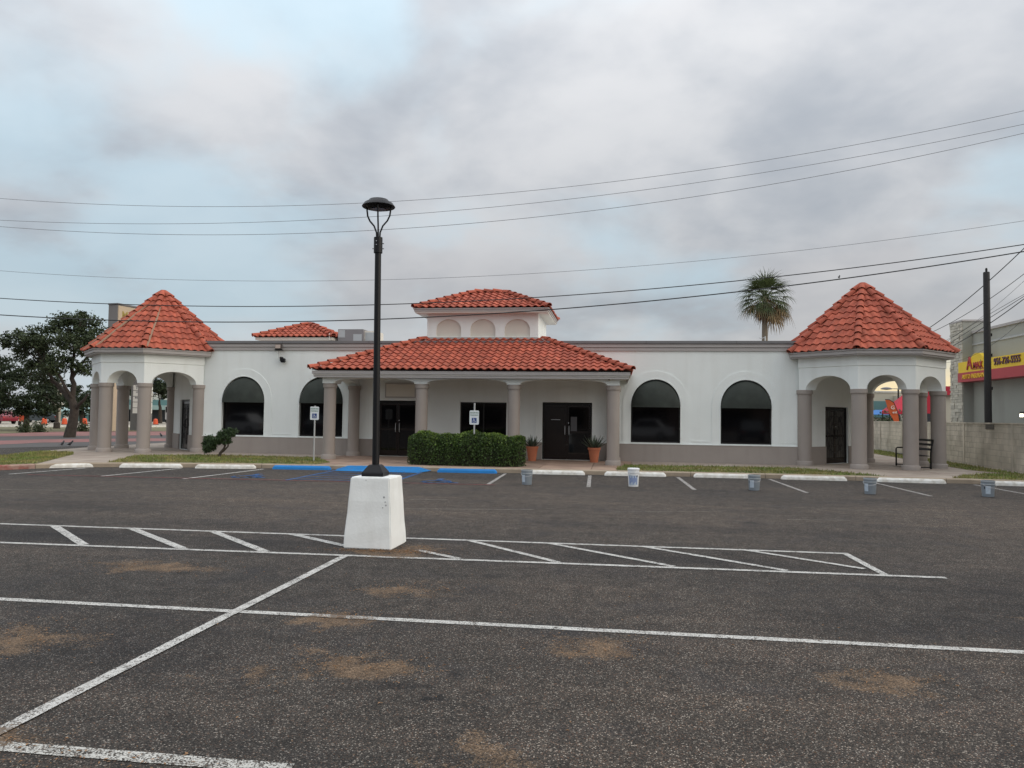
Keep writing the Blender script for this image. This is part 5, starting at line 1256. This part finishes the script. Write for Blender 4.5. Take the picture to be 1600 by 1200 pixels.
# ------------------------------------------------------------------ trees
def tree(base, limbs, lobes, label, leafmat, seed, leaf=.16, group=None):
    """limbs: list of (path, radii) ; lobes: (centre, radii, count) relative to base"""
    t = thing('oak_tree', label, 'tree', base, 0, group); g = np.random.default_rng(seed); mb = MB()
    for path, rad in limbs:
        pp = []
        for a, b in zip(path, path[1:]):
            for k in range(3): pp.append(Vector(a).lerp(Vector(b), k / 3))
        pp.append(Vector(path[-1])); rr = list(np.interp(np.linspace(0, 1, len(pp)), np.linspace(0, 1, len(rad)), rad))
        pp = [p + Vector(g.normal(0, .02, 3)) if 0 < i < len(pp) - 1 else p for i, p in enumerate(pp)]
        mb.tube(pp, rr, 9)
    tips = [Vector(p[-1]) for p, r in limbs]
    pts = []
    for c, s, n in lobes:
        c = Vector(c)
        if tips:
            nt_ = min(tips, key=lambda q: (q - c).length); mid = nt_.lerp(c, .5) + Vector(g.normal(0, .15, 3)); mb.tube([nt_, mid, c], [.06, .04, .015], 5)
            for k in range(4):
                d = Vector(g.normal(0, 1, 3)); mb.tube([mid, c + Vector((d.x * s[0] * .4, d.y * s[1] * .4, d.z * s[2] * .4))], [.03, .008], 4)
        m_ = max(6, n // 90)
        for k in range(m_):                            # twig clumps on the lobe's shell
            d = g.normal(size=3); d /= np.linalg.norm(d); d[2] = d[2] * .9 + .1; r = g.uniform(.55, 1.0)
            cc = np.array(c) + d * np.array(s) * r; cs = np.array([.34, .34, .20]) * g.uniform(.6, 1.4) * (leaf / .16) ** .5
            pts.append(cc + g.normal(size=(90, 3)) * cs * .62)
    pts = np.concatenate(pts); pts[:, 2] = np.maximum(pts[:, 2], .6)
    mb.build('trunk', M['bark'], t, smooth=True, world=False)
    lf = MB(); leaf_cloud(lf, pts, leaf, seed + 1, .62, .15); lf.build('crown', leafmat, t, world=False, angle=1)
def rel(base, px, py, dy=0.0):
    p = at_y(px, py, base[1] + dy); return (p.x - base[0], dy, p.z)
b = on_ground(108, 683.5); b = (b.x, b.y, 0)
L1 = [([(0, 0, -.1), rel(b, 113, 662), rel(b, 117, 640), rel(b, 112, 622)], [.36, .29, .26, .20]), ([rel(b, 113, 626), rel(b, 98, 610, .3), rel(b, 84, 596, .4), rel(b, 70, 570, .2)], [.20, .16, .12, .07]), ([rel(b, 114, 626), rel(b, 103, 606, -.4), rel(b, 92, 585, -.6)], [.13, .10, .06]),
      ([rel(b, 113, 625), rel(b, 114, 600), rel(b, 112, 575), rel(b, 118, 540)], [.17, .15, .11, .06]), ([rel(b, 116, 640), rel(b, 128, 628, -.2), rel(b, 138, 616, -.3)], [.13, .10, .05]), ([rel(b, 113, 590), rel(b, 130, 565, .3), rel(b, 148, 545, .3)], [.10, .07, .04])]
B1 = []
for px, py, dy, sx, sy, sz, n in [(28, 535, 0, 1.0, 1.0, .75, 1500), (50, 560, .8, 1.3, 1.3, .8, 2000), (45, 528, -.6, .9, 1.0, .6, 1000), (80, 530, 0, 1.4, 1.5, .9, 2600), (105, 510, .5, 1.2, 1.3, .7, 1900), (128, 500, 0, 1.0, 1.1, .5, 1300), (120, 540, -.8, 1.4, 1.4, .9, 2400),
                           (146, 518, .3, .95, 1.0, .5, 900), (150, 552, .5, .8, .9, .5, 700), (90, 570, -.5, 1.2, 1.2, .8, 1700), (138, 578, 0, .7, .8, .35, 350), (62, 590, .4, .9, 1.0, .5, 700), ]:
    B1.append((rel(b, px, py, dy), (sx, sy, sz), n))
tree(b, L1, B1, 'spreading live oak with a leaning forked trunk left of the building', M['oak'], 31)
b = on_ground(40, 673); b = (b.x, b.y, 0)
B2 = [(rel(b, px, py, dy), s, n) for px, py, dy, s, n in [(20, 580, 0, (1.7, 1.7, 1.3), 2400), (55, 590, .8, (1.8, 1.6, 1.4), 2600), (-15, 590, 0, (1.8, 1.8, 1.5), 2200), (30, 615, -1, (2.0, 1.6, 1.4), 2800), (70, 620, .3, (1.4, 1.4, 1.2), 1600), (88, 632, 0, (1.2, 1.2, .8), 1000), (-10, 625, .4, (1.8, 1.6, 1.2), 1800), (50, 638, -.5, (1.7, 1.4, .7), 1400), (15, 640, 0, (1.6, 1.4, .7), 1200), (-40, 600, 0, (1.8, 1.8, 1.6), 1600)]]
tree(b, [([(0, 0, -.1), rel(b, 42, 655), rel(b, 44, 632)], [.24, .2, .14]), ([rel(b, 42, 652), rel(b, 25, 632, .2), rel(b, 15, 615)], [.12, .1, .05]), ([rel(b, 43, 645), rel(b, 58, 630), rel(b, 68, 615)], [.12, .09, .05])], B2, 'dark dense oak with a low crown at the left picture edge', M['oakdark'], 41, .18)
for k, (px, py, lb, lobes) in enumerate([(128, 662, 'round dark tree behind the live oak trunk', [(120, 625), (134, 618), (128, 640), (110, 632), (140, 634)]), (85, 660, 'hazy tree mass between the two oaks', [(70, 615), (85, 608), (98, 620), (80, 635), (58, 622)]),
                                         (215, 662, 'dark tree seen through the left pavilion arch', [(205, 585), (222, 592), (198, 600), (215, 608), (230, 600)]), (250, 662, 'dark tree right of it behind the pavilion arch', [(240, 590), (255, 598), (246, 610), (262, 606), (236, 602)])]):
    b = on_ground(px, py); b = (b.x, b.y, 0); sc = b[1] / 60
    tree(b, [([(0, 0, -.1), rel(b, px, py - 20), rel(b, px - 1, py - 36)], [.3, .22, .12])], [(rel(b, x, y, (i % 3 - 1) * .8), (1.7 * sc, 1.5 * sc, 1.1 * sc), 1300) for i, (x, y) in enumerate(lobes)], lb, M['oakdark'], 60 + k, .26)
for k, px in enumerate((80, 41 * 1.5, 132)):
    pass
for px, py, lb in ((38, 676, 'small tufted plant in the verge, leftmost of three'), (61, 675.5, 'small tufted plant in the verge, middle of three'), (129, 674.5, 'small tufted plant in the verge beside the oak trunk')):
    p = on_ground(px, py); t = thing('verge_plant', lb, 'plant', (p.x, p.y, .018), 0, 'small plants in the far verge'); g = np.random.default_rng(int(px)); mb = MB()
    pts = np.c_[g.normal(0, .22, 500), g.normal(0, .22, 500), np.abs(g.normal(0, .36, 500))]; leaf_cloud(mb, pts, .22, int(px), .3, .6); mb.build('foliage', M['oak'], t, world=False, angle=1)

# ------------------------------------------------------------------ far left: pylon, shops, drums, cars
p = on_ground(193, 674); PY = p.y; sc_ = (at_y(193, 640, PY) - at_y(192, 640, PY)).length
pc = at_y(178, 640, PY)
py_ = thing('pylon_sign', 'tall grey pylon sign with a tan face rising behind the left pavilion roof', 'sign', (pc.x, PY, 0), R(80))
zt = at_y(172, 473.5, PY).z
MB().box(0, 3.4, 0, .95, 6.0, zt - .12).build('cabinet', M['pylon'], py_, world=False); MB().box(-.05, 3.45, -.06, 1.0, zt - .12, zt).build('cap', M['trimdark'], py_, world=False)
fc = MB().box(.06, 3.35, -.04, 0, 6.2, zt - .2).build('face', M['pylontan'], py_, world=False)
MB().box(0, .45, .1, .85, 0, 6.0).build('leg', M['pylontan'], py_, world=False); MB().box(2.6, 3.2, .1, .85, 0, 6.0).build('leg', M['pylon'], py_, world=False)
text_mesh('lettering', 'M', .85, M['gold'], fc, Matrix.Translation((.75, -.05, zt - .95)) @ FRONT, .01)
text_mesh('lettering', 'J', .75, M['brown'], fc, Matrix.Translation((1.75, -.05, zt - .95)) @ FRONT, .01)
text_mesh('lettering', 'DR', .75, M['brown'], fc, Matrix.Translation((.75, -.05, zt - 1.85)) @ FRONT, .01)
tp = at_y(196, 646, PY); tb = thing('tenant_board', 'white stacked tenant board seen between the left pavilion columns', 'sign', (at_y(206, 646, PY).x, PY + 1.5, 0))
zb_, zt_ = at_y(206, 646, PY + 1.5).z, at_y(206, 601, PY + 1.5).z; hh = (zt_ - zb_) / 5
MB().box(-.25, .5, .05, .5, 0, zb_).build('leg', M['pylon'], tb, world=False)
for k in range(5):
    q = MB().box(-.98, .55, 0, .4, zb_ + hh * k + .02, zb_ + hh * (k + 1) - .03).build('panel', M['panelwhite'], tb, world=False)
    rows = {4: [('Tienda', .42, 0)], 3: [('LA OPTIMA', .20, .11), ('FAJITAS', .18, -.13)], 2: [('INSURANCE', .22, .11), ('TAXES', .2, -.13)]}.get(k, [])
    for body, sz, dz in rows: text_mesh('lettering', body, sz, M['labeldark'], q, Matrix.Translation((-.2, -.01, zb_ + hh * (k + .5) + dz)) @ FRONT, .004)
FY = on_ground(100, 664).y + 10
def far_box(name, label, cat, px0, px1, py0, py1, Y, depth, mt, parts=()):
    a, b_ = at_y(px0, py1, Y), at_y(px1, py0, Y); t = thing(name, label, cat, ((a.x + b_.x) / 2, Y, 0))
    MB().box(a.x, b_.x, Y, Y + depth, 0, b_.z).build('wall', M[mt], t)
    for nm, x0, x1, y0, y1, proud, m2 in parts:
        q0, q1 = at_y(x0, y1, Y), at_y(x1, y0, Y); MB().box(q0.x, q1.x, Y - proud, Y - .02, q0.z, q1.z).build(nm, M[m2], t)
    return t
far_box('far_shop', 'white flat roofed shop with a teal awning far behind the left pavilion', 'building', 150, 300, 615, 662, FY + 22, 12, 'offwhite',
        [('awning', 150, 300, 625.5, 634, .8, 'teal'), ('awning_fascia', 150, 300, 634, 639, 1.2, 'tealpale'), ('shop_front', 152, 298, 639.5, 660, .1, 'darkfar'), ('window', 252, 256, 621, 625, .05, 'darkfar')])
t = far_box('carport_shop', 'low teal roofed open carport across the street', 'building', 62, 150, 632, 637, FY + 14, 9, 'darkfar')
for o in [o for o in bpy.data.objects if o.parent == t]: bpy.data.objects.remove(o)
Yc = FY + 14; a, b_ = at_y(58, 641, Yc), at_y(150, 633, Yc)
MB().add([(a.x, Yc - 1, a.z), (b_.x, Yc - 1, a.z), (b_.x, Yc + 7, b_.z + .5), (a.x, Yc + 7, b_.z + .5), (a.x, Yc - 1, a.z - .5), (b_.x, Yc - 1, a.z - .5), (b_.x, Yc + 7, b_.z), (a.x, Yc + 7, b_.z)], [(0, 1, 2, 3), (0, 4, 5, 1), (4, 7, 6, 5), (0, 3, 7, 4), (1, 5, 6, 2), (2, 6, 7, 3)]).build('roof', M['tealpale'], t)
for px in (62, 75, 88, 101, 114, 127, 140): q = at_y(px, 650, Yc); MB().box(q.x - .15, q.x + .15, Yc - .7, Yc - .4, 0, a.z - .5).build('post', M['teal'], t)
q0, q1 = at_y(118, 660, Yc + 5), at_y(140, 645, Yc + 5); MB().box(q0.x, q1.x, Yc + 5, Yc + 5.3, 0, q1.z).build('back_panel', mat('slate panel', (.035, .04, .05), .7), t)
for px, k in ((69, 'drum nearest the parked dark car'), (100.5, 'drum left of the oak trunk'), (132, 'drum right of the oak trunk'), (213, 'drum beside the tenant board leg'), (243, 'drum before the white truck')):
    p = on_ground(px, 664); d = thing('traffic_drum', 'orange traffic ' + k, 'traffic drum', (p.x, p.y, .02), 0, 'orange drums across the street')
    MB().lathe([(.30, 0), (.29, .25), (.27, .26), (.26, .5), (.24, .51), (.23, .66), (.12, .74), (.001, .75)], n=14, caps=False).build('body', M['orange'], d, smooth=True, world=False); MB().lathe([(.40, -.01), (.38, .06), (.3, .06)], n=14, caps=False).build('base', M['tyre'], d, world=False)
p = on_ground(37, 667); d = thing('orange_barrier', 'orange barrier board with dark legs left of the drums', 'barrier', (p.x, p.y, .02))
MB().box(-.5, .5, -.05, .05, .5, 1.35).build('board', M['orange'], d, world=False)
for x in (-.45, .45): MB().box(x - .05, x + .05, -.15, .15, 0, .55).build('leg', M['bronze'], d, world=False)
def car(loc, rz, paint, label, L_=4.4, Hc=1.45):
    t = thing('parked_car', label, 'car', loc, rz, 'cars across the street')
    side_ = [(-L_ / 2, .38), (-L_ / 2, .70), (-L_ / 2 + .1, .86), (-.95, .92), (-.45, Hc - .06), (.1, Hc), (.95, Hc - .02), (1.6, .98), (L_ / 2 - .05, .90), (L_ / 2, .62), (L_ / 2 - .05, .34), (0, .26)]
    v = []; n = len(side_)
    for y, s in ((-.86, .0), (-.80, .06), (.80, .06), (.86, 0)):
        for x, z in side_: inset = .16 if z > 1.0 else 0; v.append((x, y * (1 - inset) if abs(y) > .8 else y * (1 - inset), z))
    f = [tuple(range(n - 1, -1, -1)), tuple(range(3 * n, 4 * n))] + [(k * n + i, k * n + (i + 1) % n, (k + 1) * n + (i + 1) % n, (k + 1) * n + i) for k in range(3) for i in range(n)]
    MB().add(v, f).build('body', M[paint], t, smooth=True, world=False)
    for s in (-1, 1):
        MB().add([(-.85, s * .87, .95), (-.42, s * .745, Hc - .12), (.9, s * .745, Hc - .10), (1.4, s * .87, .97)], [(0, 1, 2, 3)]).build('side_window', M['glass'], t, world=False)
        for x in (-1.35, 1.35): 
            wh = MB().lathe([(.31, -.1), (.31, .1), (.2, .105), (.001, .105)], n=18, caps=False, mx=Matrix.Translation((x, s * .82, .31)) @ Matrix.Rotation(-s * math.pi / 2, 4, 'X')).build('wheel', M['tyre'], t, world=False)
            MB().lathe([(.001, .112), (.19, .108)], n=14, caps=False, mx=Matrix.Translation((x, s * .82, .31)) @ Matrix.Rotation(-s * math.pi / 2, 4, 'X')).build('rim', M['galv'], wh, world=False)
        MB().box(-L_ / 2 - .01, -L_ / 2 + .05, s * .72 - .1, s * .72 + .1, .62, .74).build('headlight', M['panelwhite'], t, world=False); MB().box(L_ / 2 - .06, L_ / 2 + .012, s * .72 - .1, s * .72 + .1, .70, .84).build('tail_light', M['red'], t, world=False)
    MB().add([(-.93, -.70, .94), (-.93, .70, .94), (-.48, .64, Hc - .09), (-.48, -.64, Hc - .09)], [(0, 1, 2, 3)]).build('windscreen', M['glass'], t, world=False)
    return t
p = on_ground(-2, 662.5); car((p.x, p.y, .03), R(-18), 'carred', 'dark red car cut off by the left picture edge')
p = on_ground(60, 660.5); car((p.x, p.y, .03), R(20), 'cardark', 'dark grey car parked beneath the low oak crown')
p = on_ground(255, 662); t = thing('delivery_truck', 'white truck cab seen through the left pavilion', 'truck', (p.x, p.y + 3, .03))
MB().box(-1.1, 1.1, -1.0, 3.6, .5, 2.5).build('body', M['carwhite'], t, world=False, bevel=.08); MB().box(-.95, .95, -1.03, -1.0, 1.5, 2.3).build('windscreen', M['glass'], t, world=False)
for x in (-.95, .95):
    for y in (-.5, 2.6): MB().lathe([(.42, -.14), (.42, .14)], n=16, mx=Matrix.Translation((x, y, .42)) @ Matrix.Rotation(math.pi / 2, 4, 'Y')).build('wheel', M['tyre'], t, world=False)
p = on_ground(88.5, 670); t = thing('globe_lamp_post', 'ornamental street lamp with white globes before the carport', 'lamp post', (p.x, p.y, .02))
MB().lathe([(.28, 0), (.26, .5), (.14, .6), (.10, 1.4), (.08, 2.2)], n=12).build('shaft', M['bark'], t, smooth=True, world=False)
for x, z in ((-.42, 2.05), (0, 2.45), (.42, 2.05), (-.2, 2.1), (.22, 2.12)):
    MB().lathe([(.02, -.2), (.14, -.16), (.2, 0), (.14, .16), (.01, .2)], c=(x, 0, z + .2), n=12).build('globe', M['globe'], t, smooth=True, world=False); MB().tube([(0, 0, 1.9), (x, 0, z + .02)], .03, 5).build('arm', M['bark'], t, world=False)
p = on_ground(91, 668); t = thing('concrete_post', 'pale concrete utility post behind the globe lamp', 'post', (p.x, p.y, 0)); MB().box(-.13, .13, -.13, .13, 0, 4.3).build('shaft', M['palepave'], t, world=False)

# ------------------------------------------------------------------ far right: shops, tent, flag, lot light
far_box('cream_store', 'long cream store with a teal lower wall beyond the block wall', 'building', 1340, 1432, 612.5, 662, 92, 14, 'creamwall', [('teal_wall', 1340, 1393, 627, 652, .3, 'teal'), ('parapet_cap', 1340, 1432, 611.3, 613, .1, 'offwhite')])
far_box('red_fascia_store', 'cream store with a deep red fascia glimpsed right of the right pavilion', 'building', 1440, 1500, 616, 662, 84, 12, 'creamwall', [('red_fascia', 1440, 1500, 604, 617, .5, 'tentred'), ('dark_opening', 1444, 1462, 646, 662, .1, 'darkfar')])
Yt = 66; p = at_y(1411, 660, Yt); t = thing('red_canopy_tent', 'red pop up canopy tent behind the right pavilion column', 'tent', (p.x, Yt, 0))
z0, z1 = at_y(1400, 642, Yt).z, at_y(1410, 617, Yt).z; w = 1.25
MB().add([(-w, -w, z0), (w, -w, z0), (w, w, z0), (-w, w, z0), (0, 0, z1), (-w, -w, z0 - .28), (w, -w, z0 - .28), (w, w, z0 - .28), (-w, w, z0 - .28)], [(0, 1, 4), (1, 2, 4), (2, 3, 4), (3, 0, 4), (0, 5, 6, 1), (1, 6, 7, 2), (2, 7, 8, 3), (3, 8, 5, 0)]).build('canopy', M['tentred'], t, world=False)
for x in (-w + .05, w - .05):
    for y in (-w + .05, w - .05): MB().box(x - .03, x + .03, y - .03, y + .03, 0, z0 - .1).build('leg', M['bronze'], t, world=False)
a, b_ = at_y(1446, 646, Yt), at_y(1456, 612, Yt); t = thing('red_banner', 'tall plain red banner between the right pavilion columns', 'banner', ((a.x + b_.x) / 2, Yt, 0)); MB().box(a.x, b_.x, Yt, Yt + .04, a.z, b_.z).build('cloth', M['tentred'], t); MB().tube([(a.x - .05, Yt, 0), (a.x - .05, Yt, b_.z + .1)], .04, 6).build('pole', M['bronze'], t)
Yb = 74; p = at_y(1370, 650, Yb); t = thing('blue_canopy_tent', 'low blue canopy under the teal wall', 'tent', (p.x, Yb, 0)); z0, z1 = at_y(1372, 648, Yb).z, at_y(1372, 640.5, Yb).z
MB().add([(-1.6, -1.4, z0), (1.6, -1.4, z0), (1.6, 1.4, z0), (-1.6, 1.4, z0), (-.5, 0, z1), (.5, 0, z1)], [(0, 1, 5, 4), (1, 2, 5), (2, 3, 4, 5), (3, 0, 4), (3, 2, 1, 0)]).build('canopy', M['tentblue'], t, world=False)
for x in (-1.55, 1.55):
    for y in (-1.35, 1.35): MB().box(x - .03, x + .03, y - .03, y + .03, 0, z0).build('leg', M['bronze'], t, world=False)
Yf = 52; base = at_y(1407, 662, Yf); t = thing('feather_flag', 'orange feather flag with white lettering beyond the block wall', 'flag', (base.x, Yf, 0))
lf = [(1383, 625), (1386, 634), (1390, 646), (1398, 660), (1403, 672)]; rt = [(1389, 624.5), (1396, 629), (1401, 640), (1404, 652), (1407, 672)]
Lp = [at_y(*q, Yf) - Vector((base.x, Yf, 0)) for q in lf]; Rp = [at_y(*q, Yf) - Vector((base.x, Yf, 0)) for q in rt]
v = [(p.x, -.01 + .03 * math.sin(i), p.z) for i, p in enumerate(Lp)] + [(p.x, -.01, p.z) for p in Rp]; n = len(Lp)
fl = MB().add(v, [(i, i + n, i + n + 1, i + 1) for i in range(n - 1)]).build('cloth', M['flag'], t, world=False)
MB().tube([(Rp[-1].x + .03, .0, 0)] + [(p.x + .02, .0, p.z) for p in reversed(Rp)] + [(Lp[0].x, 0, Lp[0].z + .03)], .025, 6).build('pole', M['bronze'], t, world=False)
text_mesh('lettering', 'G', .34, M['panelwhite'], fl, Matrix.Translation((Lp[1].x + .33, -.06, Lp[1].z - .12)) @ FRONT, .004); text_mesh('lettering', 'est', .24, M['panelwhite'], fl, Matrix.Translation((Lp[2].x + .30, -.06, Lp[2].z + .08)) @ FRONT, .004)
Ym = 70; p = at_y(1404, 660, Ym); t = thing('lot_light', 'flat headed parking lot light above the cream store', 'lot light', (p.x, Ym, 0)); zz = at_y(1404, 607.5, Ym).z; x2 = at_y(1385, 608, Ym).x - p.x
MB().tube([(0, 0, 0), (0, 0, zz)], [.1, .07], 8).build('pole', M['bronze'], t, world=False); MB().tube([(0, 0, zz), (.5, 0, zz)], .04, 6).build('arm', M['bronze'], t, world=False); MB().lathe([(.05, 0), (.45, .05), (.48, .1), (.3, .2), (.05, .24)], c=(x2, 0, zz - .1), n=16).tube([(x2, 0, zz), (0, 0, zz)], .03, 5).build('head', M['trimdark'], t, world=False)
p = on_ground(1367, 668); g = np.random.default_rng(77)
for px, lb in ((1381, 'low green bush left of the feather flag'), (1396, 'low green bush under the feather flag')):
    q = at_y(px, 655, 53.5); t = thing('bush', lb, 'bush', (q.x, 53.5, 0)); mb = MB(); pts = np.c_[g.normal(0, .42, 700), g.normal(0, .35, 700), np.abs(g.normal(1.1, .55, 700))]; leaf_cloud(mb, pts, .2, int(px), .5); mb.build('foliage', M['oak'], t, world=False, angle=1)
t = car((*at_y(1366, 656, 60)[:2], 0.01), R(10), 'carred', 'red car beyond the block wall under the blue canopy'); t['group'] = 'cars beyond the wall'

# loose litter and pale chips near the pedestal and on the lines
def litter(label, spots, seed, size, mt):
    g = np.random.default_rng(seed); mb = MB()
    for x, y, sx, sy, n in spots:
        P = np.c_[g.normal(x, sx, n), g.normal(y, sy, n), np.full(n, .009)]
        for p in P:
            a = g.uniform(0, 6.28); s = size * g.uniform(.5, 1.4); c, d = math.cos(a) * s, math.sin(a) * s; h = g.uniform(0, .006)
            o = len(mb.v); mb.v += [(p[0] - c, p[1] - d, p[2]), (p[0] + d * .4, p[1] - c * .4, p[2] + h), (p[0] + c, p[1] + d, p[2]), (p[0] - d * .4, p[1] + c * .4, p[2] + h)]; mb.f.append((o, o + 1, o + 2, o + 3))
    tag(mb.build('leaf_litter', mt, angle=1), label, 'litter', kind='stuff')
litter('dry brown leaf litter scattered on the asphalt', [(-2.9, 9.22, .42, .06, 520), (-2.75, 9.3, .3, .05, 260), (-2.55, 9.55, .22, .15, 160), (-1.72, 5.05, .3, .16, 170), (-5.0, 7.8, .6, .22, 200), (-2.0, 7.3, .3, .15, 140), (-.15, 5.75, .25, .2, 130), (1.79, 5.35, .2, .16, 60), (-4.4, 5.2, .3, .25, 120), (-2.3, 6.2, .2, .12, 100), (-3.0, 3.5, .6, .08, 120), (-1, 6, 2.5, 2.0, 260)], 5, .011, M['debris'])

# ------------------------------------------------------------------ behind the camera, seen only as dim reflections in the dark panes
ob = thing('added_shop_row', 'long brown shop row behind the viewer, added unseen to darken the window reflections', 'building', (-10, -48, 0))  # unseen row, put in to keep the reflections in the panes dark
MB().box(-95, 70, -60, -48, 0, 6.2).build('wall', mat('brown brick', (.14, .10, .08), .9, .15, 2), ob); MB().box(-95.2, 70.2, -60.2, -47.7, 6.2, 6.6).build('parapet', M['trim'], ob)
for k in range(14): MB().box(-90 + k * 11.2, -83 + k * 11.2, -47.98, -47.9, .4, 3.0).build('shop_window', M['glass'], ob)
for x, y, rz, pt, lb in ((2.2, -6.5, 8, 'carwhite', 'white car parked behind the viewer on the right'), (10.4, -5.5, 95, 'cardark', 'dark grey car parked nose in behind the viewer'), (-30.5, -2.0, 10, 'carwhite', 'white car parked far left behind the viewer'), (-24.0, -3.5, 95, 'cardark', 'dark grey car parked left behind the viewer')):
    t = car((x, y, .004), R(rz), pt, lb, 4.7, 1.62); t['group'] = 'cars behind the viewer'
